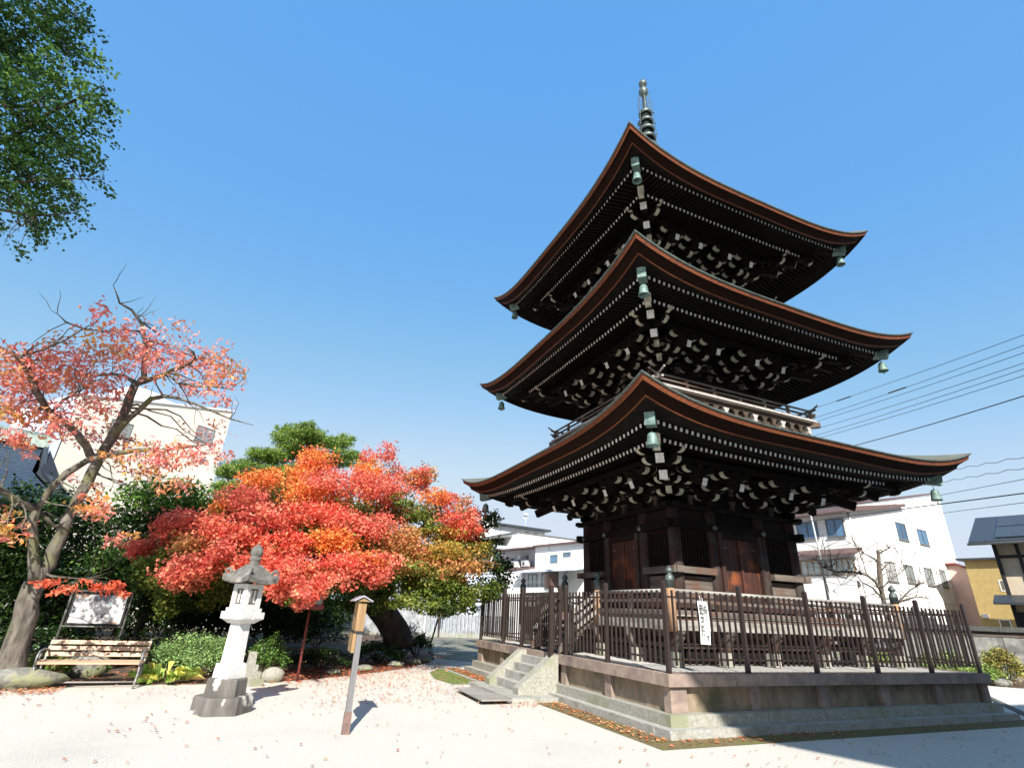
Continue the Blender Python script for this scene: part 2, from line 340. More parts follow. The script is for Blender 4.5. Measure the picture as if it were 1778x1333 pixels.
# ================= platform =================
P = 4.28; ZC = .82
plat = root('stone_platform', 'square reddish stone platform with pilasters and granite kerb carrying the pagoda', 'stone platform')
mb = MB()
for k in range(4):
    mb.M = Matrix.Rotation(k * math.pi / 2, 4, 'Z')
    xs = [-P, -2.9, -1.2, .5, 2.1, P - .34]
    for a, b in zip(xs, xs[1:]): 
        j = rnd.uniform(-.003, .003); mb.box(a + .004, b - .004, -P + j, -P + .34, .645, ZC, 'tuff')
mb.M = None
c_ = mb.build('cap_stone', plat)
mb = MB(); mb.box(-P + .345, P - .345, -P + .345, P - .345, .1, ZC - .01, 'deck_concrete'); mb.build('deck', plat)
for k in range(4):
    M4 = Matrix.Rotation(k * math.pi / 2, 4, 'Z')
    mb = MB(); mb.M = M4; mb.box(-4.14, 4.14, -4.14, -3.95, .25, .65, 'tuff_panel'); mb.build('panel', plat)
    for i, x in enumerate((-4.05, -2.45, -.8, .85, 2.5)):
        hw = .16 if i == 0 else .1
        mb = MB(); mb.M = M4; mb.box(x - hw, x + hw, -4.215, -4.05 + .0, .282, .644, 'tuff'); mb.build('pilaster', plat)
    mb = MB(); mb.M = M4
    xs = [-4.33, -3.3, -2.2, -1.0, .2, 1.3, 2.5, 3.5, 3.96]
    for a, b in zip(xs, xs[1:]): mb.box(a + .003, b - .003, -4.33 + rnd.uniform(-.004, .004), -3.96, .118, .28, 'granite')
    mb.build('plinth_stone', plat)
    mb = MB(); mb.M = M4; xs = [-4.5, -3.1, -1.9, -.6, .7, 2.0, 3.2, 4.14]
    for a, b in zip(xs, xs[1:]): mb.box(a + .003, b - .003, -4.5 + rnd.uniform(-.006, .006), -4.14, -.03, .12 + rnd.uniform(-.003, .003), 'kerb_stone')
    mb.build('kerb', plat)
# front steps (left face)
st = MB(); st.box(-5.5, -4.5, -1.15, 1.35, -.02, .085, 'kerb_stone')
for i in range(4):
    st.box(-5.02 + i * .2, -4.28, -.5, .8, .085 + i * .155, .085 + (i + 1) * .155, 'kerb_stone')
s_ = st.build('steps', plat)
for y0 in (-.76, .8):
    mb = MB(); mb.poly([(-4.285, y0, .085), (-5.2, y0, .085), (-5.2, y0, .2), (-4.4, y0, ZC - .01), (-4.285, y0, ZC - .01)], (0, .25, 0), 'granite'); 
    mb.build('step_cheek', plat)
mb = MB()
for i in range(6): mb.bar((-6.12 + i * .105, -1.25, .075), (-6.07 + i * .105, .42, .075), .1, .025, 'rail_wood')
mb.box(-6.1, -5.55, -1.0, -.9, .0, .06, 'grey_wood'); mb.box(-6.1, -5.55, .1, .2, .0, .06, 'grey_wood')
tag(mb.build('wooden_ramp'), 'small grey plank ramp lying on the gravel in front of the stone steps', 'ramp')

# ================= fence on the platform =================
fen = root('slatted_fence', 'dark brown metal fence of thin upright slats around the pagoda platform', 'fence', (0, 0, .82))
FY = 4.17
def slat_run(mb, x0, x1, sp, z0=.93, z1=2.05):
    n = max(1, int(round((x1 - x0) / sp)) - 1); st_ = (x1 - x0) / (n + 1)
    for i in range(n):
        x = x0 + st_ * (i + 1); mb.box(x - .0125, x + .0125, -FY - .02, -FY + .012, z0 + rnd.uniform(-.004, .004), z1, 'steel_brown')
    for z in (1.0, 1.93): mb.box(x0, x1, -FY + .0125, -FY + .035, z, z + .03, 'steel_brown')
postx = [-4.17 + 1.668 * i for i in range(6)]
for k in range(4):
    M4 = Matrix.Rotation(k * -math.pi / 2, 4, 'Z')
    xs = postx if k != 1 else [-4.17, -2.5, -1.35, .59 + .02, .89, 2.45, 4.17]
    for i, x in enumerate(xs[:-1]):
        mb = MB(); mb.M = M4; mb.box(x - .027, x + .027, -FY - .04, -FY + .04, ZC - (.0 if not (k == 1 and i == 3) else .0), 2.17, 'steel_brown')
        mb.taper(x, -FY, 2.17, 2.2, .027, .04, .016, .02, 'steel_brown'); mb.build('fence_post', fen)
    for a, b in zip(xs, xs[1:]):
        if k == 1 and abs(a + 1.35) < .01:
            mb = MB(); mb.M = M4; slat_run(mb, a + .04, b - .04, .098, .9, 2.04)
            mb.box(a + .04, b - .04, -FY + .012, -FY + .036, 1.42, 1.45, 'steel_brown')
            g = mb.build('gate', fen)
            mb = MB(); mb.M = M4; mb.box(-.52, -.3, -FY - .045, -FY - .021, 1.36, 1.5, 'steel_brown'); mb.tube([(-.41 + .05 * math.cos(t), -FY - .06, 1.33 + .06 * math.sin(t), .012) for t in np.linspace(0, 6.28, 9)], 'cast_iron', 5); mb.build('lock', g)
            continue
        if b - a < .4: continue
        mb = MB(); mb.M = M4; slat_run(mb, a + .032, b - .032, .138 if k in (0, 1) else .16); mb.build('slat_panel', fen)
mb = MB(); mb.box(-4.47, -4.38, -.72, -.64, .085, 2.18, 'steel_brown'); mb.box(-4.38, -4.2, -.7, -.66, 1.0, 1.04, 'steel_brown'); mb.box(-4.38, -4.2, -.7, -.66, 1.9, 1.94, 'steel_brown'); mb.build('gate_post', fen)

# paper notice tied on the fence
def text_mesh(body, size, m, loc, rot, name, parent, ext=.0008):
    cu = bpy.data.curves.new(name, 'FONT'); cu.body = body; cu.size = size; cu.extrude = ext; cu.align_x = 'CENTER'; cu.align_y = 'TOP'; cu.space_line = .62
    to = bpy.data.objects.new('tmp', cu); COL.objects.link(to); dg = bpy.context.evaluated_depsgraph_get()
    me = bpy.data.meshes.new_from_object(to.evaluated_get(dg)); bpy.data.objects.remove(to)
    me.materials.clear(); me.materials.append(MATS[m]); o = bpy.data.objects.new(name, me); COL.objects.link(o)
    o.parent = parent; o.location = loc; o.rotation_euler = rot; return o
nx, nzz = -3.40, 1.24
nr = root('notice', 'white paper notice with vertical black brush writing tied on the fence slats', 'notice', (nx, -FY - .035, nzz))
mb = MB(); vs = []; fs = []
for i in range(9):
    t = i / 8; bx = .012 * math.sin(t * 3.4); vs += [(nx - .105 + bx * .5, -FY - .04 - bx, nzz + .66 - t * .66 + .01), (nx + .105 + bx * .5, -FY - .04 - bx, nzz + .66 - t * .66)]
    if i: fs.append((2 * i - 2, 2 * i, 2 * i + 1, 2 * i - 1))
mb.add(vs, fs, 'paper'); mb.build('sheet', nr)
mb = MB(); mb.tube([(nx - .02, -FY - .03, nzz + .65, .004), (nx - .02, -FY - .01, nzz + .75, .004)], 'paper', 4); mb.tube([(nx + .03, -FY - .03, nzz + .65, .004), (nx + .03, -FY - .01, nzz + .72, .004)], 'paper', 4); mb.build('tie', nr)
text_mesh('\n'.join('危険防止上'), .085, 'ink', (.045, -.019, .60), (R(90), 0, 0), 'writing', nr)
text_mesh('\n'.join('山主'), .085, 'ink', (.05, -.019, .19), (R(90), 0, 0), 'writing', nr)
text_mesh('\n'.join('無断登壇お断わり'), .105, 'ink', (-.042, -.019, .62), (R(90), 0, 0), 'writing', nr)

# ================= pagoda =================
pag = root('pagoda', 'dark three storied wooden pagoda with sweeping eaves and bronze spire on a stone platform', 'pagoda', (0, 0, .82))
def RZ(k): return Matrix.Rotation(-k * math.pi / 2, 4, 'Z')
def giboshi(mb, x, y, z, r, m='bronze', n=14):
    mb.lathe([(r, z), (r, z + .13), (r * 1.08, z + .135), (r * 1.08, z + .155), (r * .96, z + .16), (r * .96, z + .2), (r * .7, z + .225), (r * .5, z + .24), (r * .5, z + .26), (r * .8, z + .28), (r * .88, z + .31), (r * .7, z + .345), (r * .3, z + .375), (.004, z + .40)], m, x, y, n)
# --- first storey body ---
BW = 1.98; CX = (-1.87, -.78, .78, 1.87)
mb = MB(); mb.box(-BW + .12, BW - .12, -BW + .12, BW - .12, .82, 5.2, 'dark_wood'); core = mb.build('wall', pag)
for k in range(4):
    M4 = RZ(k)
    for i, x in enumerate(CX[:-1] if True else CX):
        mb = MB(); mb.M = M4; mb.tube([(x, -1.87, .9, .15), (x, -1.87, 4.1, .14)], 'column_wood', 16); mb.build('column', pag)
    # tie beams
    for (z0, z1, d, e, m) in ((4.0, 4.1, .17, .22, 'dark_wood'), (3.55, 3.72, .16, .2, 'dark_wood')):
        mb = MB(); mb.M = M4; mb.box(-BW - .0 - (e if k % 2 else e - .004), BW + (e if k % 2 else e - .004), -1.87 - d, -1.87 - .01, z0 + .003 * (k % 2), z1 + .003 * (k % 2), m); mb.build('tie_beam', pag)
    for sx in (-1, 1):
        a, b = (.9, 2.13) if sx > 0 else (-2.13, -.9)
        mb = MB(); mb.M = M4; mb.box(a, b, -2.08 - .002 * (k % 2), -1.88, 2.56 + .003 * (k % 2), 2.7 + .003 * (k % 2), 'grey_wood'); mb.build('waist_beam', pag)
        a, b = (.92, 1.74) if sx > 0 else (-1.74, -.92)
        # lower panel of horizontal boards, upper window
        mb = MB(); mb.M = M4
        for j, z in enumerate((1.98, 2.07, 2.16, 2.25, 2.34, 2.43)): mb.box(a, b, -1.9 - .004 * (j % 2), -1.85, z, z + .086, 'grey_wood')
        mb.build('panel', pag)
        mb = MB(); mb.M = M4; mb.box(a, b, -1.885, -1.85, 2.7, 3.55, 'wall_wood')
        for j in range(9): mb.box(a + .06 + j * (b - a - .12) / 8 - .018, a + .06 + j * (b - a - .12) / 8 + .018, -1.93, -1.88, 2.78, 3.47, 'wall_wood')
        mb.build('window', pag)
        mb = MB(); mb.M = M4; mb.box(a, b, -1.885, -1.85, 3.72, 4.0, 'wall_wood'); mb.build('panel', pag)
    mb = MB(); mb.M = M4; mb.box(-2.1 + .0, 2.1, -2.06 - .002 * (k % 2), -1.88, 1.84 + .003 * (k % 2), 1.97 + .003 * (k % 2), 'column_wood'); mb.build('sill_beam', pag)
    # door
    mb = MB(); mb.M = M4
    for s_x in (-1, 1): mb.box(s_x * .62 - .05, s_x * .62 + .05, -2.03, -1.85, 1.97, 3.55, 'column_wood')
    mb.box(-.57, .57, -2.02, -1.85, 3.42, 3.548, 'wall_wood'); fr = mb.build('door_frame', pag)
    for s_x in (-1, 1):
        mb = MB(); mb.M = M4; a, b = sorted((s_x * .035, s_x * .57)); nb = 4
        for j in range(nb): mb.box(a + (b - a) * j / nb + .002, a + (b - a) * (j + 1) / nb - .002, -1.93 - .003 * (j % 2), -1.88, 1.972, 3.42, 'door_wood')
        dl = mb.build('door', pag)
        for z in (2.2, 3.2):
            mb = MB(); mb.M = M4; mb.box(s_x * .45 - .06, s_x * .45 + .06, -1.945, -1.934, z, z + .03, 'bronze'); mb.build('hinge', dl)
    mb = MB(); mb.M = M4; mb.box(-.034, .034, -1.975, -1.88, 1.972, 3.42, 'door_wood'); mb.build('door_stile', pag)
# nail covers under the head beam
for k in range(4):
    for x in (-1.87, -.78, .78):
        for z in (3.635, ):
            mb = MB(); mb.M = RZ(k) @ Matrix.Translation((x, -2.032, z)) @ Matrix.Rotation(R(90), 4, 'X'); mb.lathe([(.075, -.0), (.07, .02), (.035, .035), (.02, .05)], 'bronze', n=10); mb.build('nail_cover', pag)
# --- veranda ---
VH = 3.27
ver = MB(); ver.box(-VH, VH, -VH, VH, 1.60, 1.665, 'grey_wood'); vr = ver.build('veranda_floor', pag)
mb = MB()
for k in range(4):
    mb.M = RZ(k); 
    mb.box(-VH - .06, VH - .14, -VH - .06, -VH + .14, 1.425, 1.598, 'rail_wood')
    for j in range(34): mb.box(-VH + .02 + j * .194, -VH + .206 + j * .194, -VH - .03, -VH + .5, 1.666, 1.69, 'rail_wood')
mb.build('veranda_edge', vr)
def vpost(k, x, corner=False):
    mb = MB(); mb.M = RZ(k); mb.box(x - .1, x + .1, -3.15 - .1, -3.15 + .1, .82, 1.06, 'tip_white' if False else 'granite'); mb.box(x - .085, x + .085, -3.235, -3.065, 1.06, 1.425, 'column_wood')
    mb.poly([(x - .04, -3.235, 1.1), (x - .04, -3.235, 1.42), (x - .04, -3.4, 1.42), (x - .04, -3.38, 1.3)], (.08, 0, 0), 'grey_wood')
    mb.poly([(x - .035, -3.06, 1.22), (x - .035, -3.06, 1.42), (x - .035, -2.6, 1.42)], (.07, 0, 0), 'grey_wood')
    mb.build('veranda_post', pag)
for k in range(4):
    for x in (-3.15, -1.95, -.72, .72, 1.95): vpost(k, x)
    mb = MB(); mb.M = RZ(k)
    mb.box(-3.06, 3.06, -3.17, -3.12, 1.02 + .1, 1.2, 'brown_board'); mb.box(-3.1, 3.1, -2.6, -2.5, 1.3, 1.42, 'brown_board'); mb.build('veranda_brace', pag)
    # base lattice boards under the body
    mb = MB(); mb.M = RZ(k); mb.box(-2.2, 2.2, -2.2, -2.1, .82, 1.0, 'granite'); mb.box(-2.05, 2.05, -2.05, -1.95, 1.0, 1.6, 'brown_board'); mb.build('base_wall', pag)
    # railing
    segs = [(-VH + .07, VH - .07)] if k != 1 else [(-VH + .07, -.83), (.83, VH - .07)]
    for a, b in segs:
        mb = MB(); mb.M = RZ(k)
        mb.tube([(a, -VH, 2.1, .035), (b, -VH, 2.1, .035)], 'rail_wood', 8)
        mb.box(a, b, -VH - .03, -VH + .03, 1.9, 1.955, 'grey_wood'); mb.box(a, b, -VH - .045, -VH + .045, 1.69, 1.77, 'grey_wood')
        n = max(2, int(round((b - a) / 1.05)))
        for i in range(1, n): 
            x = a + (b - a) * i / n; mb.box(x - .04, x + .04, -VH - .04, -VH + .04, 1.77, 1.9, 'column_wood'); mb.taper(x, -VH, 1.955, 2.07, .045, .035, .028, .028, 'column_wood')
        mb.build('veranda_rail', pag)
    px_ = [(-VH, -VH)] + ([(-.77, -VH), (.77, -VH)] if k == 1 else [])
    for (x, y) in px_:
        mb = MB(); mb.M = RZ(k); mb.tube([(x, y, 1.4, .085), (x, y, 2.16, .08)], 'bench_slat' if False else 'newel_wood', 14); p_ = mb.build('newel_post', pag)
        mb = MB(); mb.M = RZ(k); giboshi(mb, x, y, 2.15, .088); mb.build('newel_cap', p_)
# veranda stairs on the left face
mb = MB(); mb.M = RZ(1)
for i in range(5):
    mb.box(-.62, .62, -VH - .9 + i * .17 + .02, -VH - .9 + i * .17 + .24, .82 + (i + 1) * .14 - .04, .82 + (i + 1) * .14, 'rail_wood')
for sx in (-1, 1): mb.poly([(sx * .66 - .03, -VH - .95, .83), (sx * .66 - .03, -VH - .95, .98), (sx * .66 - .03, -VH - .06, 1.70), (sx * .66 - .03, -VH - .06, 1.50)], (.06, 0, 0), 'grey_wood')
mb.build('veranda_stair', pag)
for sx in (-1, 1):
    mb = MB(); mb.M = RZ(1)
    mb.bar((sx * .77, -VH, 2.1), (sx * .77, -VH - .72, 1.62), .06, .07, 'rail_wood'); mb.bar((sx * .77, -VH, 1.92), (sx * .77, -VH - .72, 1.44), .05, .05, 'rail_wood'); mb.bar((sx * .77, -VH, 1.73), (sx * .77, -VH - .74, 1.24), .05, .07, 'rail_wood')
    mb.build('stair_rail', pag)
    mb = MB(); mb.M = RZ(1); mb.tube([(sx * .77, -VH - .75, .83, .08), (sx * .77, -VH - .75, 1.66, .075)], 'rail_wood', 12); p_ = mb.build('stair_newel', pag)
    mb = MB(); mb.M = RZ(1); giboshi(mb, sx * .77, -VH - .75, 1.65, .082); mb.build('newel_cap', p_)

# --- brackets ---
def arm(mb, c, ax, L, w_, h, m='dark_wood', one=False, wm='white_paint'):
    # boat shaped bracket arm centred on c (bottom centre), along unit ax, half length L, whitened curved ends
    ax = Vector(ax).normalized(); sd = Vector((-ax.y, ax.x, 0)); c = Vector(c); cv = min(.17, L * .5)
    st = [(-L, .62), (-L + .012, .45), (-L + cv * .3, .2), (-L + cv * .62, .06), (-L + cv, 0), (L - cv, 0), (L - cv * .62, .06), (L - cv * .3, .2), (L - .012, .45), (L, .62)]
    if one: st = [(0, 0)] + st[5:]
    vs = []; fs = []; ms = []
    for s_, zb in st:
        for q in (-1, 1): vs.append(c + ax * s_ + sd * (q * w_ / 2) + Vector((0, 0, zb * h)))
        for q in (-1, 1): vs.append(c + ax * s_ + sd * (q * w_ / 2) + Vector((0, 0, h)))
    for i in range(len(st) - 1):
        a = i * 4; b = a + 4; white = not (abs(st[i][1]) < 1e-6 and abs(st[i + 1][1]) < 1e-6)
        fs += [(a, a + 1, b + 1, b), (a + 2, b + 2, b + 3, a + 3), (a, b, b + 2, a + 2), (a + 1, a + 3, b + 3, b + 1)]; ms += [wm if white else m, m, m, m]
    e = (len(st) - 1) * 4; fs += [(0, 2, 3, 1), (e, e + 1, e + 3, e + 2)]; ms += [m if one else wm, wm]
    mb.add(vs, fs, ms)
def block(mb, x, y, z, a=.085, h=.075, m='dark_wood', rot=0):
    mb.taper(x, y, z, z + h * .45, a * .68, a * .68, a, a, m, rot); mb.taper(x, y, z + h * .45, z + h, a, a, a, a, m, rot)
def cluster(mb, x, w_, z0, ty, tz, full=True):
    # bracket set on the wall plane y=-w_, growing to -y
    block(mb, x, -w_, z0, .16, .16)
    z1, z2, z3 = z0 + .16, z0 + .36, z0 + .56; h = .13
    A = 'dark_wood'
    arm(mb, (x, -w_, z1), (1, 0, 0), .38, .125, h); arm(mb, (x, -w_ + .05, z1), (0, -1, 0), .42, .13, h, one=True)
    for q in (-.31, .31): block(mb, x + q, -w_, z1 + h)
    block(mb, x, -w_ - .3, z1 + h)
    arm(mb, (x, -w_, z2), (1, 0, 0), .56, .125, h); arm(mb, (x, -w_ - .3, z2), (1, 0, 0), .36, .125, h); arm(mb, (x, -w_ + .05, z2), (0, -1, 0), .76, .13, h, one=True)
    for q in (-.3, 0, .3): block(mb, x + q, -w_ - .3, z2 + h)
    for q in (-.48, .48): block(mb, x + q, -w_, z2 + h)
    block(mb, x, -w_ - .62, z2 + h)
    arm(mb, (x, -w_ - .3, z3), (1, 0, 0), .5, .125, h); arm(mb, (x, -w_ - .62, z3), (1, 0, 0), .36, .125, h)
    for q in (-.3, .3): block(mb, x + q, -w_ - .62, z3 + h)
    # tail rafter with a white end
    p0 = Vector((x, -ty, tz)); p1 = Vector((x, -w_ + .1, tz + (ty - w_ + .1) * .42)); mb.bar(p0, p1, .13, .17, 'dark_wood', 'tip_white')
    yo = -ty + .16; zt = tz + .14
    block(mb, x, yo, zt, .09, .08); arm(mb, (x, yo, zt + .08), (1, 0, 0), .42, .125, .13)
    for q in (-.33, 0, .33): block(mb, x + q, yo, zt + .2, .075, .07)
def corner_cluster(mb, w_, z0, td, tz):
    # diagonal pieces at the corner (-w,-w)
    dg = Vector((-1, -1, 0)).normalized(); h = .14
    z1, z2, z3 = z0 + .16, z0 + .36, z0 + .56; c = Vector((-w_, -w_, 0))
    arm(mb, c + Vector((0, 0, z1)), dg, .58, .13, h, one=True); arm(mb, c + Vector((0, 0, z2)), dg, 1.02, .13, h, one=True)
    for L_, z in ((.42, z1 + h), (.85, z2 + h)): q = c + dg * L_; block(mb, q.x, q.y, z, .1, .075, rot=R(45))
    for o_, z in ((.3, z2), (.62, z3)):       # crossing arms that run past the corner
        arm(mb, (-w_ - .18, -w_ - o_, z), (-1, 0, 0), .5, .1, .13, one=True); arm(mb, (-w_ - o_, -w_ - .18, z), (0, -1, 0), .5, .1, .13, one=True)
    # two diagonal tail rafters
    d0 = Vector((-td, -td, tz)); d1 = Vector((-w_ + .1, -w_ + .1, tz + (td - w_) * 1.41 * .42)); mb.bar(d0, d1, .17, .2, 'dark_wood', 'tip_white')
    d0 = Vector((-td - .38, -td - .38, tz + .22)); d1 = Vector((-w_, -w_, tz + .22 + (td + .38 - w_) * 1.41 * .42)); mb.bar(d0, d1, .17, .2, 'dark_wood', 'tip_white')
    for o_ in (.0, ):
        arm(mb, (-td + .1, -td + .12, tz + .2), (-1, 0, 0), .5, .11, .13, one=True); arm(mb, (-td + .12, -td + .1, tz + .2), (0, -1, 0), .5, .11, .13, one=True)
        block(mb, -td - .3, -td + .12, tz + .33, .075, .07); block(mb, -td + .12, -td - .3, tz + .33, .075, .07)
        arm(mb, (-td - .1, -td + .12, tz + .40), (-1, 0, 0), .46, .1, .12, one=True); arm(mb, (-td + .12, -td - .1, tz + .40), (0, -1, 0), .46, .1, .12, one=True)
CAMP = Vector((-10.27, -11.67, 1.6))
def storey(i, w_, cols, z0, ty, tz, Rr, zm, rise, pw, ru, zu, du, rl, zl, dl_, rin, zin, ncurve=24):
    """brackets, rafters and roof of one storey"""
    zedge = lambda s: zm + rise * abs(s) ** pw
    for k in range(4):
        for x in cols[1:-1]:
            mb = MB(); mb.M = RZ(k); cluster(mb, x, w_, z0, ty, tz); mb.build('bracket_cluster', pag)
        mb = MB(); mb.M = RZ(k)
        cluster(mb, cols[0], w_, z0, ty, tz); 
        mb.M = RZ(k) @ Matrix.Rotation(math.pi / 2, 4, 'Z') @ Matrix.Scale(1, 4)
        mb.M = RZ(k + 1); cluster(mb, cols[-1], w_, z0, ty, tz)
        mb.M = RZ(k); corner_cluster(mb, -cols[0] if False else w_, z0, ty + .02, tz); mb.build('corner_bracket', pag)
        # intermediate small struts and carved boards between clusters
        mb = MB(); mb.M = RZ(k)
        for a, b in zip(cols, cols[1:]):
            m_ = (a + b) / 2; mb.taper(m_, -w_ - .0, z0, z0 + .17, .07, .05, .045, .05, 'brown_board'); block(mb, m_, -w_, z0 + .17, .08, .08, 'brown_board')
            mb.taper(m_, -w_, z0 + .38, z0 + .5, .07, .05, .045, .05, 'brown_board'); block(mb, m_, -w_, z0 + .5, .08, .08, 'brown_board')
        mb.box(-w_ - .5, w_ + .5, -w_ - .05, -w_ + .05, z0 + .29, z0 + .36, 'dark_wood')
        mb.box(-w_ + .0, w_, -w_ + .05, -w_ + .1, z0, zl + .5, 'dark_wood')
        mb.box(-ty + .12, ty - .12, -ty + .1, -ty + .24, tz + .42, tz + .54, 'dark_wood')
        mb.build('bracket_beam', pag)
        # sloping board closing the bracket zone
        mb = MB(); mb.M = RZ(k)
        mb.add([(-w_ - .62, -w_ - .62, z0 + .70), (w_ + .62, -w_ - .62, z0 + .70), (w_, -w_, z0 + .62), (-w_, -w_, z0 + .62)], [(0, 1, 2, 3)], 'dark_wood')
        mb.build('ceiling_board', pag)
    # rafters
    sp = .1362; n = int(ru / sp)
    for k in range(4):
        for row in (0, 1):
            r0, za, da = ((ru, zu, du) if row == 0 else (rl, zl, dl_)); nn = int((r0 - .1) / sp)
            for j in range(-nn, nn + 1):
                x = j * sp; s = x / r0; zt = za + da * abs(s) ** 2.5
                inn = max(abs(x) + .05, (rl - .15) if row == 0 else w_)
                if inn > r0 - .05: continue
                slope = ((zl + dl_ * abs(s) ** 2.5 + .125) - zt) / (ru - rl) if row == 0 else .28
                if row == 0 and inn > rl - .1: zi = zt + slope * (r0 - inn)
                else: zi = zt + slope * (r0 - inn)
                mb = MB(); mb.M = RZ(k); mb.bar((x, -r0, zt), (x, -inn, zi), .058, .075, 'dark_wood', 'tip_white')
                RAFT.append(((RZ(k) @ Vector((x, -r0, zt)) - CAMP).length + (0 if (k in (0, 1) and i == 1) else 100), mb))
    # hip rafters
    for k in range(4):
        mb = MB(); mb.M = RZ(k); rh = ru + .1; zc = zu + du
        mb.bar((-rh - .02, -rh - .02, zc - .03), (-rh + .22, -rh + .22, zc + .02), .19, .24, 'verdigris')
        mb.bar((-rh + .2, -rh + .2, zc + .015), (-w_, -w_, zc + (rh - w_) * .35), .16, .2, 'dark_wood')
        rh2 = rl + .13; zc2 = zl + dl_ - .06; mb.bar((-rh2, -rh2, zc2), (-w_, -w_, zc2 + (rh2 - w_) * .38), .17, .24, 'dark_wood', 'white_paint'); arm(mb, (-rh2 + .15, -rh2 + .15, zc2 - .22), (-1, -1, 0), .24, .14, .1, one=True)
        mb.build('hip_rafter', pag)
    # roof: soffit, layered eave edge and top
    N = ncurve
    S = [-1 + 2 * a / N for a in range(N + 1)]
    S = [math.copysign(abs(s) ** .8, s) for s in S]
    mbT = MB(); mbE = MB(); mbS = MB()
    K = 8
    for k in range(4):
        mbT.M = mbE.M = mbS.M = RZ(k); rows = []
        for t in range(K + 1):
            tt = t / K; h = Rr + (rin - Rr) * tt
            z_ = lambda s: zm + (zin - zm) * (.72 * tt + .28 * tt * tt) + rise * abs(s) ** pw * (1 - tt) ** 2
            rows.append([(s * h, -h, z_(s)) for s in S])
        vs = [p for r_ in rows for p in r_]; M_ = N + 1
        mbT.add(vs, [(t * M_ + a, t * M_ + a + 1, (t + 1) * M_ + a + 1, (t + 1) * M_ + a) for t in range(K) for a in range(N)], 'shingle_top', True)
        sec = lambda s: .66 + .34 * abs(s) ** 2
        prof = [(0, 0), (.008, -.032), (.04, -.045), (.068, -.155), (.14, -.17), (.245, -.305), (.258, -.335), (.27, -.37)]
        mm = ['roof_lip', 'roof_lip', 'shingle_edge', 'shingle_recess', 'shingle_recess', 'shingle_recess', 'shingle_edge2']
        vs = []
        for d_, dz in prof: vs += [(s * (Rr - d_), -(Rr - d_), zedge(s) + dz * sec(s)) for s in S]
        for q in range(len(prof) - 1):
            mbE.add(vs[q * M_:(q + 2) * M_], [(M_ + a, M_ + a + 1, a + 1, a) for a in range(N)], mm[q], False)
        # soffit boards from the edge to the wall
        zfu = lambda s: zu + du * abs(s) ** 2.5 + .055
        zfl = lambda s: zl + dl_ * abs(s) ** 2.5
        ss = [('a', Rr - .275, lambda s: zedge(s) - .37 * sec(s)), ('b', ru + .04, lambda s: zfu(s)), ('c', rl - .02, lambda s: zfl(s) + .18), ('d', w_, lambda s: zfl(s) + .2 + (rl - w_) * .28)]
        vs = []
        for _, h, fz in ss: vs += [(s * h, -h, fz(s)) for s in S]
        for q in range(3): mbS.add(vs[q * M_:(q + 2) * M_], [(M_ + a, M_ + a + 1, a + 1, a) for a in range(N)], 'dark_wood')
        # board behind the lower rafter tips
        vs = [(s * (rl - .03), -(rl - .03), zfl(s) + .04) for s in S] + [(s * (rl - .03), -(rl - .03), zfl(s) + .17) for s in S]
        mbS.add(vs, [(a, a + 1, M_ + a + 1, M_ + a) for a in range(N)], 'dark_wood')
    r_ = mbT.build('roof', pag); mbE.build('eave_edge', r_); mbS.build('soffit', r_)
RAFT = []
storey(1, 1.87, CX, 4.10, 3.0, 4.40, 4.92, 5.12, .52, 4.0, 4.26, 4.82, .2, 3.6, 4.87, .07, 2.35, 6.25)
storey(2, 1.65, (-1.65, -.68, .68, 1.65), 7.65, 2.75, 8.02, 4.63, 8.52, .58, 3.5, 4.0, 8.43, .11, 3.32, 8.46, .05, 2.05, 9.75)
storey(3, 1.42, (-1.42, -.56, .56, 1.42), 11.25, 2.5, 11.66, 4.39, 11.95, .76, 3.5, 3.76, 12.0, .14, 3.08, 12.05, .05, .42, 14.9)
RAFT.sort(key=lambda q: q[0])
for d_, mb in RAFT[:100]: mb.M = None; mb.build('rafter', pag)
big = MB()
for d_, mb in RAFT[100:]:
    big.add(mb.v, mb.f, [mb.names[q] for q in mb.m])
o = big.build('rafters', pag); o['kind'] = 'stuff'
# upper bodies
for w_, z0, z1 in ((1.62, 6.0, 8.3), (1.4, 9.6, 12.2)):
    mb = MB(); mb.box(-w_, w_, -w_, w_, z0, z1, 'dark_wood')
    for k in range(4):
        mb.M = RZ(k)
        for x in (-w_, -.6, .6): mb.tube([(x, -w_, z0, .12), (x, -w_, z1 - .7, .12)], 'wall_wood', 10)
        mb.box(-.5, .5, -w_ - .03, -w_ - .0, z0 + .8, z1 - .8, 'wall_wood')
        mb.box(-w_ - .2, w_ + .2, -w_ - .11 - .002 * (k % 2), -w_ - .001, z1 - .72 + .003 * (k % 2), z1 - .6 + .003 * (k % 2), 'dark_wood')
    mb.M = None; mb.build('upper_wall', pag)
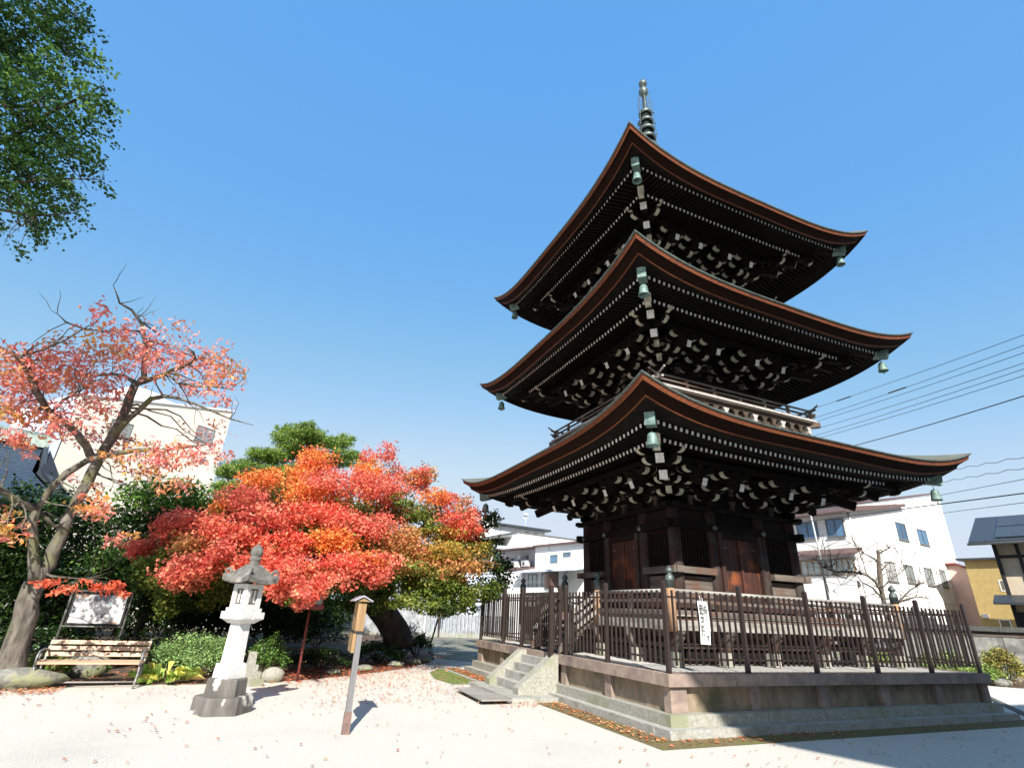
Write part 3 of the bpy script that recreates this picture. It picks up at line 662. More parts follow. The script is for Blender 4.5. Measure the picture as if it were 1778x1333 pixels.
# balconies
def balcony(h, zf, zr, zb, nsup):
    mb = MB(); mb.box(-h, h, -h, h, zf, zf + .035, 'grey_wood')
    for k in range(4):
        mb.M = RZ(k); nb = 17
        for j in range(nb): mb.box(-h + 2 * h * j / nb + .003, -h + 2 * h * (j + 1) / nb - .003, -h - .03, -h + .25, zf + .036, zf + .086, 'bright_board')
        mb.box(-h + .1, h - .1, -h + .1, -h + .16, zf - .09, zf, 'brown_board')
    mb.M = None; fl = mb.build('balcony', pag)
    mb = MB()
    for k in range(4):
        mb.M = RZ(k); hh = h - .2
        mb.box(-hh, hh, -hh, -hh + .06, zb, zf - .09, 'brown_board')
        for j in range(nsup):
            x = -hh + 2 * hh * j / (nsup - 1); m = 'brown_board' if j % 3 else 'bright_board'
            mb.taper(x, -hh - .05, zf - .28, zf - .2, .05, .05, .05, .05, m); mb.taper(x, -hh - .05, zf - .2, zf - .1, .05, .05, .1, .06, m); mb.taper(x, -hh - .03, zb, zf - .28, .04, .03, .03, .03, m)
        mb.bar((h + .05, -h - .05, zf - .04), (h - .4, -h + .4, zf - .04), .14, .12, 'grey_wood')
    mb.build('balcony_base', fl)
    mb = MB()
    for k in range(4):
        mb.M = RZ(k); y = -h + .08
        mb.box(-h + .06, h - .06, y - .035, y + .035, zf + .1, zf + .15, 'grey_wood')
        mb.box(-h + .02 - .1, h - .02 + .1, y - .025, y + .025, zf + .235, zf + .275, 'grey_wood')
        pts = [(-h - .16, y, zr + .09, .022), (-h + .0, y, zr + .01, .028), (-h + .15, y, zr, .03), (h - .15, y, zr, .03), (h, y, zr + .01, .028), (h + .16, y, zr + .09, .022)]
        mb.tube(pts, 'grey_wood', 8)
        for e in (-1, 1):
            mb.box(e * (h - .08) - .03, e * (h - .08) + .03, y - .036, y - .03, zf + .1, zf + .14, 'bright_board')
            mb.tube([(e * (h + .155), y, zr + .085, .026), (e * (h + .18), y, zr + .1, .026)], 'bright_board', 8)
            mb.box(e * (h + .085) - .012, e * (h + .085) + .012, y - .028, y + .028, zf + .232, zf + .278, 'bright_board')
        n = 7
        for j in range(n):
            x = (-h + .08) + (2 * h - .16) * j / (n - 1)
            mb.box(x - .035, x + .035, y - .03, y + .03, zf + .15, zf + .235, 'column_wood')
            if j % 2 == 0 or j in (1, 5): mb.taper(x, y, zf + .275, zr - .02, .03, .03, .045, .03, 'grey_wood')
    mb.build('balcony_rail', fl)
balcony(2.68, 6.66, 7.04, 6.0, 16)
balcony(2.34, 10.28, 10.64, 9.6, 14)
# spire
sp_ = root('tmp', '', ''); bpy.data.objects.remove(sp_)
mb = MB(); mb.box(-.5, .5, -.5, .5, 14.7, 15.35, 'bronze'); mb.box(-.56, .56, -.56, .56, 15.35, 15.43, 'bronze')
mb.lathe([(.5, 15.43), (.48, 15.6), (.38, 15.78), (.2, 15.88), (.14, 15.95), (.3, 16.05), (.42, 16.15), (.3, 16.18), (.1, 16.2), (.095, 18), (.085, 20.3), (.07, 21.2), (.05, 22)], 'bronze', n=20)
spire = mb.build('spire', pag)
for j in range(9):
    z = 20.2 - j * .46; r0 = .265 + j * .018
    mb = MB(); mb.lathe([(r0, z - .06), (r0 + .008, z - .02), (r0 + .008, z + .05), (r0 - .01, z + .075), (r0 - .05, z + .075), (r0 - .05, z - .06)], 'bronze', n=24)
    for a in range(8):
        t = a * math.pi / 4; mb.bar((.08 * math.cos(t), .08 * math.sin(t), z), (r0 * math.cos(t), r0 * math.sin(t), z), .05, .07, 'bronze')
    mb.lathe([(.09, z - .2), (.15, z - .06), (.15, z + .05), (.09, z + .18)], 'bronze', n=14)
    mb.build('spire_ring', spire)
mb = MB()
for a in range(4):
    t = a * math.pi / 2 + .3; dx, dy = math.cos(t), math.sin(t)
    mb.tube([(dx * .36, dy * .36, 20.2, .012), (dx * .42, dy * .42, 18.2, .012), (dx * .46, dy * .46, 16.6, .012)], 'bronze', 4)
    for z in (20.0, 19.4, 18.8, 18.2, 17.6, 17.0): mb.lathe([(.012, z + .05), (.03, z), (.035, z - .04)], 'bronze', dx * (.37 + (20 - z) * .03), dy * (.37 + (20 - z) * .03), 6)
mb.build('spire_chain', spire)
mb = MB()
for a in range(4):
    t = a * math.pi / 2 + .9; dx, dy = math.cos(t), math.sin(t)
    for j in range(9):
        z = 20.42 + j * .115; rr = .30 - abs(j - 2.5) * .018
        pts = [(dx * (.07 + (rr - .07) * u), dy * (.07 + (rr - .07) * u), z + .10 * u * u + .03 * math.sin(u * 7), .013 * (1 - .5 * u)) for u in (0, .2, .4, .6, .8, 1)]
        mb.tube(pts, 'bronze', 4); 
        pts = [(dx * (rr - .05 + .035 * math.cos(q)), dy * (rr - .05 + .035 * math.cos(q)), z + .02 + .035 * math.sin(q), .009) for q in np.linspace(0, 5, 7)]
        mb.tube(pts, 'bronze', 4)
mb.build('spire_flame', spire)
mb = MB(); mb.lathe([(.05, 21.25), (.13, 21.33), (.19, 21.47), (.19, 21.58), (.12, 21.72), (.06, 21.76), (.06, 21.84), (.12, 21.88), (.17, 21.97), (.15, 22.09), (.06, 22.17), (.02, 22.24), (.006, 22.4)], 'bronze', n=20); mb.build('spire_jewel', spire)
# wind bells
def bell_proto():
    b = root('wind_bell', 'x', 'wind bell', (0, 0, 0), 0, 'bronze wind bells hanging from the eave corners')
    mb = MB(); mb.tube([(0, 0, .17, .006), (0, 0, .27, .006)], 'bronze', 5); mb.build('hook', b)
    mb = MB(); mb.lathe([(.012, .19), (.022, .175), (.055, .165), (.082, .13), (.094, .06), (.1, 0), (.118, -.06), (.122, -.09), (.105, -.09), (.085, 0), (.07, .1), (.01, .15)], 'verdigris', n=18); mb.build('bell_body', b)
    mb = MB(); mb.tube([(0, 0, .1, .004), (0, 0, -.12, .004)], 'bronze', 4); mb.lathe([(.006, -.17), (.02, -.15), (.006, -.12)], 'bronze', n=6); mb.build('clapper', b)
    return b
bell0 = bell_proto(); used = False
lv = ['lowest', 'middle', 'top']; cn = ['near', 'left', 'far', 'right']
for i, (r_, z) in enumerate(((4.24, 4.60), (3.98, 8.12), (3.74, 11.72))):
    for j, (sx, sy) in enumerate(((-1, -1), (-1, 1), (1, 1), (1, -1))):
        if j == 2: continue
        b = bell0 if not used else copy_tree(bell0); used = True
        b.location = (sx * r_, sy * r_, z); b.rotation_euler = (0, 0, rnd.uniform(0, 3))
        b['label'] = 'green bronze wind bell under the %s corner of the %s pagoda eave' % (cn[j], lv[i])
# ================= lantern, signs, bench =================
lan = root('stone_lantern', 'tall pale stone lantern with curled roof and dark stained base on the gravel', 'stone lantern', (-10.5, -1.3, 0), R(42))
mb = MB(); mb.lathe([(.66, -.03), (.64, .2), (.62, .245)], 'stained_stone', n=6, smooth=False, a0=R(18)); mb.lathe([(.45, .245), (.43, .47), (.41, .49)], 'stained_stone', n=6, smooth=False, a0=R(18)); mb.build('base', lan)
mb = MB(); mb.taper(0, 0, .488, .56, .25, .25, .25, .25, 'lantern_stone'); mb.taper(0, 0, .56, .70, .25, .25, .235, .235, 'lantern_stone'); mb.build('foot', lan)
mb = MB()
def octo(a, c, z): return [(-a + c, -a, z), (a - c, -a, z), (a, -a + c, z), (a, a - c, z), (a - c, a, z), (-a + c, a, z), (-a, a - c, z), (-a, -a + c, z)]
vs = octo(.19, .03, .70) + octo(.172, .03, 1.30); mb.add(vs, [(i, (i + 1) % 8, (i + 1) % 8 + 8, i + 8) for i in range(8)] + [tuple(range(8, 16))], 'lantern_stone')
mb.build('shaft', lan)
mb = MB(); mb.taper(0, 0, 1.30, 1.37, .21, .21, .33, .33, 'lantern_stone'); mb.box(-.35, .35, -.35, .35, 1.37, 1.48, 'lantern_stone'); mb.box(-.29, .29, -.29, .29, 1.48, 1.54, 'lantern_stone')
for a in range(4):
    mb.M = RZ(a); mb.box(-.3, -.04, -.358, -.35, 1.385, 1.465, 'lantern_stone'); mb.box(.04, .3, -.358, -.35, 1.385, 1.465, 'lantern_stone')
mb.M = None; mb.build('platform', lan)
mb = MB()
for a in range(4):
    mb.M = RZ(a); mb.box(-.245, -.125, -.245, -.125, 1.54, 1.92, 'lantern_stone'); mb.box(-.125, .125, -.24, -.19, 1.54, 1.60, 'lantern_stone'); mb.box(-.125, .125, -.24, -.19, 1.85, 1.92, 'lantern_stone')
mb.M = None; mb.box(-.17, .17, -.17, .17, 1.56, 1.9, 'paper'); fb = mb.build('fire_box', lan)
for a in range(4):
    mb = MB(); mb.M = RZ(a); mb.box(-.123, .123, -.2, -.185, 1.602, 1.625, 'grey_wood'); mb.box(-.123, .123, -.2, -.185, 1.825, 1.85, 'grey_wood'); mb.box(-.012, .012, -.202, -.185, 1.625, 1.825, 'grey_wood')
    for e in (-1, 1): mb.box(e * .112 - .011, e * .112 + .011, -.2, -.185, 1.625, 1.825, 'grey_wood')
    mb.build('lattice_window', fb)
mb = MB(); N = 16
prof = [(.47, 1.93), (.47, 2.0), (.36, 2.05), (.27, 2.12), (.19, 2.2), (.13, 2.25)]
vs = []
for a in range(4):
    for i in range(N):
        t = -1 + 2 * i / N
        for q, (r_, z) in enumerate(prof):
            up_ = .10 * abs(t) ** 3 * max(0, 1 - q * .24); v = Matrix.Rotation(a * math.pi / 2, 4, 'Z') @ Vector((t * r_, -r_, z + up_ * (1 if q else .6))); vs.append(tuple(v))
Q = len(prof); T_ = 4 * N
mb.add(vs, [(i * Q + q, ((i + 1) % T_) * Q + q, ((i + 1) % T_) * Q + q + 1, i * Q + q + 1) for i in range(T_) for q in range(Q - 1)] + [tuple(i * Q for i in range(T_))[::-1], tuple(i * Q + Q - 1 for i in range(T_))], 'roof_stone', False)
rf = mb.build('lantern_roof', lan)
for a in range(4):
    mb = MB(); d = Vector((-1, -1, 0)).normalized(); mb.M = RZ(a)
    pts = []
    for i in range(15):
        t = i / 14 * 5.2; rr = .085 * (1 - .12 * t); c_ = d * .56 + Vector((0, 0, 2.09)); p = c_ + d * (-math.cos(t) * rr * -1) * -1 + Vector((0, 0, math.sin(t) * rr)); pts.append((*p, .035 - .003 * i * .5))
    mb.tube(pts, 'roof_stone', 8)
    mb.build('roof_scroll', rf)
mb = MB(); mb.lathe([(.10, 2.238), (.155, 2.225), (.17, 2.232), (.13, 2.256)], 'moss_bright', .03, .02, 14); mb.build('moss_cushion', rf)
mb = MB(); mb.lathe([(.13, 2.245), (.13, 2.275), (.1, 2.285), (.14, 2.32), (.15, 2.345), (.12, 2.37), (.1, 2.375), (.14, 2.40), (.155, 2.45), (.14, 2.51), (.09, 2.56), (.03, 2.585), (.012, 2.63)], 'roof_stone', n=18); mb.build('jewel', lan)

for o_ in [q for q in bpy.data.objects if q.parent == lan]:
    for q in [o_] + [r for r in bpy.data.objects if r.parent == o_]:
        for v in q.data.vertices: v.co.x *= .66; v.co.y *= .66; v.co.z *= .96
        q.data.update()
# stepped pedestal behind it
ped = root('stone_pedestal', 'small stepped grey stone pedestal half hidden behind the pale lantern', 'pedestal', (-10.2, 1.7, 0), R(20))
mb = MB()
for h, a in ((0, .24), (.13, .18), (.25, .12)): mb.box(-a, a, -a, a, h, h + .13, 'granite')
mb.build('steps', ped); mb = MB(); mb.taper(0, 0, .37, .62, .07, .07, .06, .06, 'granite'); mb.build('shaft', ped)

def rock(name, label, loc, sx, sy, sz, seed, m='rock', cat='rock', group=None):
    bm = []; rg = random.Random(seed); mb = MB(); n, k = 12, 8; vs = [(0, 0, -.15 * sz)]; 
    for i in range(1, k):
        ph = math.pi * i / k
        for j in range(n):
            th = 2 * math.pi * j / n; r_ = 1 + rg.uniform(-.14, .14); vs.append((sx * r_ * math.sin(ph) * math.cos(th), sy * r_ * math.sin(ph) * math.sin(th), sz * (.42 - math.cos(ph) * .55 * (1 + rg.uniform(-.06, .06)))))
    vs.append((0, 0, sz * .98)); fs = [(0, 1 + (j + 1) % n, 1 + j) for j in range(n)]
    for i in range(k - 2):
        for j in range(n): fs.append((1 + i * n + j, 1 + i * n + (j + 1) % n, 1 + (i + 1) * n + (j + 1) % n, 1 + (i + 1) * n + j))
    L = 1 + (k - 1) * n; fs += [(L - n + j, L - n + (j + 1) % n, L) for j in range(n)]
    mb.M = Matrix.Translation(loc); mb.add(vs, fs, m, True); o = mb.build(name, loc=loc); return tag(o, label, cat, group)
rock('garden_rock', 'block shaped pale grey stone between the lantern and the red post', (-9.72, 2.2, 0), .24, .17, .30, 3, 'granite')
rock('garden_rock', 'wide low mossy boulder at the foot of the cherry tree left of the bench', (-14.0, 1.55, 0), .75, .35, .34, 5)
rock('garden_rock', 'grey stone behind the bench under the map board', (-13.3, 3.1, 0), .4, .22, .5, 8)
for i, (x, y, s_) in enumerate(((-5.6, 6.1, .22), (-5.15, 6.7, .25), (-6.3, 5.4, .2), (-4.7, 7.6, .18), (-7.4, 4.3, .2), (-8.3, 3.5, .17))):
    rock('border_stone', ('rounded stone in the leaf litter along the garden edge, %s from the pagoda end' % ['third', 'second', 'fourth', 'first', 'fifth', 'sixth'][i]), (x, y, 0), s_ * 1.2, s_ * .8, s_ * .8, 20 + i, 'rock', 'stone', 'stones along the garden edge')
for i, (x, y, s_) in enumerate(((13.1, -.1, .25), (13.9, -1.0, .3), (14.6, -2.0, .25))):
    rock('shrub_bed_rock', 'dark stone edging the sunlit shrub bed right of the pagoda, %s from the left' % ['first', 'second', 'third'][i], (x, y, 0), s_ * 1.5, s_, s_, 40 + i, 'rock', 'stone', 'stones edging the right shrub bed')

# bench
ben = root('park_bench', 'wooden slatted bench with scrolled grey iron ends at the gravel edge', 'bench', (-12.93, 1.45, 0), R(1))
for i, (y, z) in enumerate(((-.02, .395), (.1, .395), (.22, .40), (.33, .405))):
    mb = MB(); mb.box(-.82, .82, y - .045, y + .045, z, z + .035, 'bench_slat'); mb.build('seat_slat', ben)
for i, (y, z) in enumerate(((.44, .52), (.48, .62), (.52, .72))):
    mb = MB(); mb.M = Matrix.Translation((0, y, z)) @ Matrix.Rotation(R(-18), 4, 'X'); mb.box(-.82, .82, -.015, .015, -.036, .036, 'bench_slat'); mb.build('back_slat', ben)
for e in (-1, 1):
    x = e * .8; mb = MB()
    mb.tube([(x, -.12, 0, .022), (x, -.06, .12, .02), (x, .0, .25, .022), (x, -.05, .385, .02)], 'cast_iron', 7)
    mb.tube([(x, .42, 0, .022), (x, .34, .14, .02), (x, .36, .28, .022), (x, .42, .44, .022), (x, .56, .80, .016)], 'cast_iron', 7)
    mb.tube([(x, -.08, .385, .018), (x, .15, .36, .022), (x, .4, .385, .018)], 'cast_iron', 7)
    mb.tube([(x, -.07, .38, .016), (x, -.1, .5, .016), (x, -.04, .6, .018), (x, .2, .62, .02), (x, .48, .60, .016)], 'cast_iron', 7)
    mb.tube([(x, .05 + .07 * math.cos(t), .2 + .07 * math.sin(t), .012) for t in np.linspace(0, 5.5, 10)], 'cast_iron', 6)
    mb.tube([(x, .12 + .06 * math.cos(t), .5 + .06 * math.sin(t), .011) for t in np.linspace(0, 5.5, 10)], 'cast_iron', 6)
    mb.build('end_frame', ben)
mb = MB(); mb.tube([(-.8, .1, .09, .014), (.8, .1, .09, .014)], 'rail_wood', 6); mb.build('stretcher', ben)

# map board
bd = root('map_board', 'tilted white picture map board in a grey pipe frame behind the bench', 'map board', (-13.84, 5.0, 0), R(4))
bd.scale = (1.22, 1, 1)
mb = MB()
for x in (-.5, .5): mb.tube([(x, .0, 0, .022), (x, .0, 1.60, .022), (x * .96, 0, 1.64, .022)], 'pipe_grey', 8)
mb.tube([(-.49, 0, 1.64, .022), (.49, 0, 1.64, .022)], 'pipe_grey', 8); mb.tube([(-.5, 0, .86, .02), (.5, 0, .86, .02)], 'pipe_grey', 8); mb.build('frame', bd)
mb = MB(); mb.box(-.46, .46, -.02, .02, .90, 1.60, 'beam_black'); pb = mb.build('panel', bd)
mb = MB(); mb.box(-.425, .425, -.026, -.021, .935, 1.565, 'map_print'); mb.build('map_sheet', pb)
# notice board seen edge-on
nb = root('notice_board', 'narrow wooden notice board with small grey metal roof standing on the open gravel', 'notice board', (-8.88, -3.2, 0), R(1))
mb = MB(); mb.taper(0, .02, 0, .26, .052, .045, .048, .045, 'post_base'); mb.taper(0, .02, .26, 1.63, .04, .04, .036, .04, 'post_grey'); p_ = mb.build('post', nb)
mb = MB(); mb.box(-.075, -.037, -.03, .50, 1.26, 1.64, 'sign_wood'); mb.box(-.09, -.045, -.03, .50, .98, 1.235, 'sign_wood'); mb.box(-.037, .04, -.03, -.021, 1.24, 1.63, 'sign_wood'); mb.build('board', nb)
mb = MB(); mb.box(-.095, .045, -.045, .52, 1.236, 1.259, 'beam_black'); mb.build('band', nb)
mb = MB(); mb.poly([(-.15, -.1, 1.665), (-.02, -.1, 1.735), (.12, -.1, 1.665), (.12, -.1, 1.65), (-.02, -.1, 1.715), (-.15, -.1, 1.65)], (0, .7, 0), 'sheet_metal'); mb.poly([(-.11, -.07, 1.652), (-.02, -.07, 1.705), (.07, -.07, 1.652)], (0, .64, 0), 'sign_wood'); mb.build('board_roof', nb)
nb.rotation_euler = (0, 0, R(-3))
# red post lamp
rl_ = root('red_lamp_post', 'rusty red post carrying a dark red lamp box partly under the maple leaves', 'lamp post', (-9.2, 2.22, 0))
mb = MB(); mb.tube([(-9.2, 2.22, 0, .03), (-9.2, 2.22, 1.46, .026)], 'red_iron', 9); mb.build('post', rl_)
mb = MB(); mb.box(-9.48, -8.92, 2.0, 2.44, 1.46, 1.56, 'red_iron'); mb.box(-9.45, -8.95, 2.03, 2.41, 1.95, 2.0, 'red_iron')
for x in (-9.44, -8.96):
    for y in (2.04, 2.4): mb.box(x - .015, x + .015, y - .015, y + .015, 1.56, 1.95, 'red_iron')
mb.taper(-9.2, 2.22, 2.0, 2.14, .34, .3, .06, .06, 'red_iron'); bx_ = mb.build('lamp_box', rl_)
mb = MB(); mb.box(-9.43, -8.97, 2.05, 2.39, 1.57, 1.94, 'glass_pale'); mb.build('glass', bx_)

# ================= buildings =================
def bld(name, label, cat, ox, oy, ang): return root(name, label, cat, (ox, oy, 0), R(ang))
def win(parent, u0, u1, z0, z1, y=0, n=2, fm='window_frame', gm='glass', d=.05, fw=.05):
    """window on the local plane y (facing -y)"""
    mb = MB(); mb.box(u0, u1, y - .03, y + .1, z0, z0 + fw, fm); mb.box(u0, u1, y - .03, y + .1, z1 - fw, z1, fm)
    for i in range(n + 1):
        u = u0 + (u1 - u0 - fw) * i / n; mb.box(u, u + fw, y - .028, y + .1, z0 + fw, z1 - fw, fm)
    f = mb.build('window', parent)
    if u1 - u0 > .8: mb = MB(); mb.box(u0 - .06, u1 + .06, y - .09, y - .031, z0 - .05, z0 - .005, 'pipe_grey'); mb.build('sill', f)
    mb = MB(); mb.box(u0 + fw, u1 - fw, y + .0, y + .02, z0 + fw, z1 - fw, gm); mb.build('pane', f); return f
# white building on the right. local x to the right along its long face, local -y towards us
wb = bld('white_building', 'big plain white building with sloping roof line and small windows right of the pagoda', 'building', 21.23, 9.58, 8.9)
mb = MB(); mb.poly([(0, 0, 0), (14.9, 0, 0), (14.9, 0, 11.3), (0, 0, 8.4)], (0, 12, 0), 'plaster'); mb.build('wall', wb)
mb = MB(); mb.poly([(-.1, -.12, 8.44), (15.0, -.12, 11.38), (15.0, -.12, 11.5), (-.1, -.12, 8.56)], (0, 12.3, 0), 'roof_brown'); mb.build('roof', wb)
for a in ((6.45, 7.88, 7.1, 8.25), (9.53, 11.0, 7.1, 8.15)): win(wb, *a)
for a in ((3.6, 4.92, 4.32, 5.49), (6.2, 7.4, 4.39, 5.5), (9.0, 10.2, 4.4, 5.53), (11.4, 12.3, 4.4, 5.58)): win(wb, *a, gm='glass_pale', fm='pipe_grey')
for z in (3.3, 6.4): mb = MB(); mb.box(.02, 14.88, -.012, -.001, z, z + .05, 'grey_wall'); mb.build('wall_joint', wb)
for u in (.3, 8.4, 14.7): mb = MB(); mb.tube([(u, -.07, .2, .05), (u, -.07, 8.3 + u * .19, .05)], 'frame_white', 6); mb.build('downpipe', wb)
# left wing, facing the pagoda: plane at right angle
ww = bld('white_wing', 'white wing with roofed balcony and wide blue windows beside the pagoda wall', 'building', 21.15, 9.58, -80)
# local x from left(far) to right(near corner): mirror u -> -u
mb = MB(); mb.box(-7, .0, .02, 8, 0, 8.0, 'plaster'); mb.box(-7, .0, -.03, .015, 4.4, 5.55, 'grey_wall'); mb.build('wall', ww)
mb = MB(); mb.poly([(-7.3, -.75, 8.02), (-7.3, .1, 8.35), (-7.3, 8, 9.6), (-7.3, 8, 9.4), (-7.3, -.75, 7.9)], (7.8, 0, 0), 'roof_brown'); mb.build('roof', ww)
for a in ((-1.2, .0 - .15, 6.63, 7.7), (-3.05, -1.75, 6.63, 7.66), (-5.2, -3.8, 6.63, 7.66)): win(ww, *a)
mb = MB(); mb.poly([(-7, -1.0, 5.55), (-7, .0, 5.95), (-7, .0, 5.8), (-7, -1.0, 5.45)], (7.6, 0, 0), 'roof_brown'); mb.build('awning', ww)
for a in ((-1.35, .0, 4.45, 5.35), (-3.2, -1.6, 4.45, 5.35)): win(ww, *a, n=4, fm='sign_wood', gm='glass_pale', y=-.04)
mb = MB(); mb.box(-7, .35, -1.1, -1.0, 0, 4.2, 'plaster'); mb.box(-7, .35, -1.0, .0, 4.05, 4.18, 'plaster')
mb.tube([(-7, -1.05, 4.55, .02), (.35, -1.05, 4.55, .02)], 'window_frame', 5)
for i in range(14): mb.tube([(-7 + i * .565, -1.05, 4.2, .012), (-7 + i * .565, -1.05, 4.55, .012)], 'window_frame', 4)
mb.build('balcony', ww)
# front white house behind the fence (centre)
fh = bld('white_house', 'white house with brown eaves, air conditioners and blue windows behind the left fence', 'house', 8.93, 25.69, -75.5)
# local x = -u : from -6 (left/far) to +5 (right)
mb = MB(); mb.box(-6.0, .0, .02, 7, 0, 6.3, 'grey_wall'); mb.box(.01, 6, -.9, 7, 0, 6.3, 'plaster'); mb.build('wall', fh)
mb = MB(); mb.poly([(-6.4, -1.1, 6.28), (-6.4, 7.2, 7.0), (-6.4, 7.2, 6.85), (-6.4, -1.1, 6.16)], (6.4, 0, 0), 'roof_brown'); mb.poly([(.005, -1.2, 6.32), (.005, 7.2, 7.03), (.005, 7.2, 6.88), (.005, -1.2, 6.18)], (6.4, 0, 0), 'roof_brown'); mb.build('roof', fh)
mb = MB(); mb.poly([(-6.4, -1.5, 4.66), (-6.4, .0, 4.95), (-6.4, .0, 4.8), (-6.4, -1.5, 4.55)], (6.39, 0, 0), 'roof_brown'); mb.build('lower_eave', fh)
win(fh, -3.95, -3.0, 4.96, 5.66, n=1); win(fh, -.95, -.1, 5.0, 5.75, n=1); win(fh, -2.12, -1.88, 5.4, 5.8, n=1)
win(fh, 1.75, 2.5, 5.0, 5.55, y=-.93, gm='glass', fm='pipe_grey'); win(fh, 3.1, 3.85, 5.38, 5.66, y=-.93, gm='glass', fm='pipe_grey')
for u, z, s_ in ((-4.6, 4.88, .4), (-3.0, 4.9, .45), (-1.7, 4.93, .45), (-2.6, 5.5, .26)):
    mb = MB(); mb.box(u - s_ * .9, u + s_ * .9, -.5, -.2, z, z + s_, 'frame_white'); mb.M = Matrix.Translation((u - s_ * .3, -.5, z + s_ * .5)) @ Matrix.Rotation(R(90), 4, 'X'); mb.lathe([(s_ * .38, 0), (s_ * .38, .02), (.02, .025)], 'pipe_grey', n=12); mb.build('air_conditioner', fh)
mb = MB(); mb.box(1.5, 1.62, -.93, -.9, 4.7, 6.15, 'grey_wall'); mb.tube([(-.15, -.6, 6.2, .05), (-.1, -.2, 6.0, .05), (-.1, -.1, 4.9, .05)], 'frame_white', 6); mb.build('downpipe', fh)
# ground floor with recessed balcony
mb = MB(); mb.box(-2.9, -.3, -1.9, .0, 0, 4.4, 'plaster'); mb.box(-.3, 3.4, -1.6, -.95, 0, 4.5, 'grey_wall'); mb.box(-.3, 3.4, -2.4, -1.65, 0, 3.25, 'plaster'); mb.box(-5, -2.92, -1.7, 0, 0, 3.1, 'grey_wall'); mb.build('lower_storey', fh)
mb = MB(); mb.poly([(-.3, -2.6, 4.33), (-.3, -.9, 4.66), (-.3, -.9, 4.55), (-.3, -2.6, 4.25)], (6.2, 0, 0), 'pale_blue_wall'); mb.build('awning', fh)
win(fh, .1, 1.1, 3.3, 4.2, y=-1.62, fm='window_frame', gm='glass_pale'); win(fh, 1.6, 2.6, 3.3, 4.25, y=-1.62, gm='glass_pale'); win(fh, -4.1, -3.25, 3.12, 3.88, y=.0, gm='glass_pale')
mb = MB(); mb.box(2.9, 3.3, -2.5, -1.6, 3.2, 4.4, 'roof_brown')
for i in range(24): mb.tube([(-.2 + i * .13, -2.35, 3.25, .012), (-.2 + i * .13, -2.35, 3.75, .012)], 'window_frame', 4)
mb.tube([(-.25, -2.35, 3.76, .02), (2.9, -2.35, 3.76, .02)], 'window_frame', 4); mb.build('balcony_rail', fh)
mh = bld('white_block', 'long off white building with blue windows rising behind the house with brown eaves', 'building', 10.3, 33.9, 8.1)
mb = MB(); mb.box(0, 11, 0, 9, 0, 8.42, 'plaster'); mb.build('wall', mh); mb = MB(); mb.box(-.1, 11.1, -.1, 9.1, 8.42, 8.52, 'pipe_grey'); mb.build('roof_edge', mh)
for i in range(4): 
    mb = MB(); mb.box(2.2 + i * 2.3, 2.24 + i * 2.3, -.012, 0, 5.5, 8.4, 'grey_wall'); mb.build('wall_joint', mh)
mb = MB(); mb.box(-4.2, -.02, 1.5, 8, 0, 7.3, 'pale_blue_wall'); mb.poly([(-4.3, 1.3, 7.35), (0, .9, 8.1), (0, .9, 8.22), (-4.3, 1.3, 7.47)], (0, 7.5, 0), 'pipe_grey'); an = mb.build('annex', mh)
win(mh, -3.6, -1.9, 5.6, 6.8, y=1.48); win(mh, -1.6, -.6, 5.9, 7.0, y=1.48)
bh = bld('grey_block', 'pale block with long dark roof edge farthest behind the left fence', 'building', 11.06, 42.27, 8.1)
mb = MB(); mb.box(0, 7, 0, 8, 0, 10.2, 'grey_wall'); mb.box(-2.6, -.02, -.5, 8, 0, 10.8, 'plaster'); mb.build('wall', bh); mb = MB(); mb.box(-.0, 7.5, -.6, 8.4, 10.2, 10.42, 'roof_dark'); mb.build('roof', bh)
for a in ((4.3, 4.85), (5.5, 6.05)): win(bh, *a, 9.7, 9.95, n=1)
mb = MB(); mb.tube([(5.0, 1, 10.4, .03), (5.0, 1, 12.2, .03)], 'frame_white', 5); mb.tube([(4.5, 1, 11.6, .02), (5.5, 1, 11.6, .02)], 'frame_white', 4); mb.lathe([(.05, 11.8), (.3, 11.95), (.33, 12.1), (.3, 12.12), (.02, 11.95)], 'frame_white', 5, 1, 12); mb.build('antenna', bh)
# beige block on the left
bb = bld('cream_building', 'cream coloured concrete building with one wide window behind the cherry tree', 'building', -14.87, 36.11, 38.7)
mb = MB(); mb.poly([(-11.4, 0, 0), (-.95, 0, 0), (-.95, 0, 16.0), (-11.4, 0, 13.5)], (0, 9, 0), 'cream_wall'); mb.build('wall', bb)
for i in range(4): mb = MB(); mb.box(-9.6 + i * 2.3, -9.56 + i * 2.3, -.012, -.001, 2, 13.4, 'grey_wall'); mb.build('wall_joint', bb)
for z in (8.2, 11.0): mb = MB(); mb.box(-11.3, -1.0, -.014, -.002, z, z + .05, 'grey_wall'); mb.build('wall_joint', bb)
mb = MB(); mb.poly([(-11.5, -.1, 13.48), (-.85, -.1, 16.03), (-.85, -.1, 16.2), (-11.5, -.1, 13.65)], (0, 9.2, 0), 'grey_wall'); mb.build('parapet', bb)
mb = MB(); mb.box(-11.6, -11.41, .2, 8, 0, 13.4, 'pale_blue_wall'); mb.box(-12.4, -11.5, -.02, 5, 0, 12.6, 'pale_blue_wall'); mb.build('side_wall', bb)
win(bb, -3.4, -1.92, 12.9, 14.05, fm='pipe_grey', gm='glass_pale'); win(bb, -9.2, -7.8, 11.6, 12.6, fm='pipe_grey', gm='glass_pale'); win(bb, -2.5, -1.9, 11.2, 11.6, n=1)
mb = MB(); mb.box(-8.3, -6.0, .8, 4, 14.2, 15.6, 'plaster'); mb.box(-5.95, -3.2, 1.2, 3, 14.9, 15.5, 'pale_blue_wall'); mb.build('rooftop_room', bb)
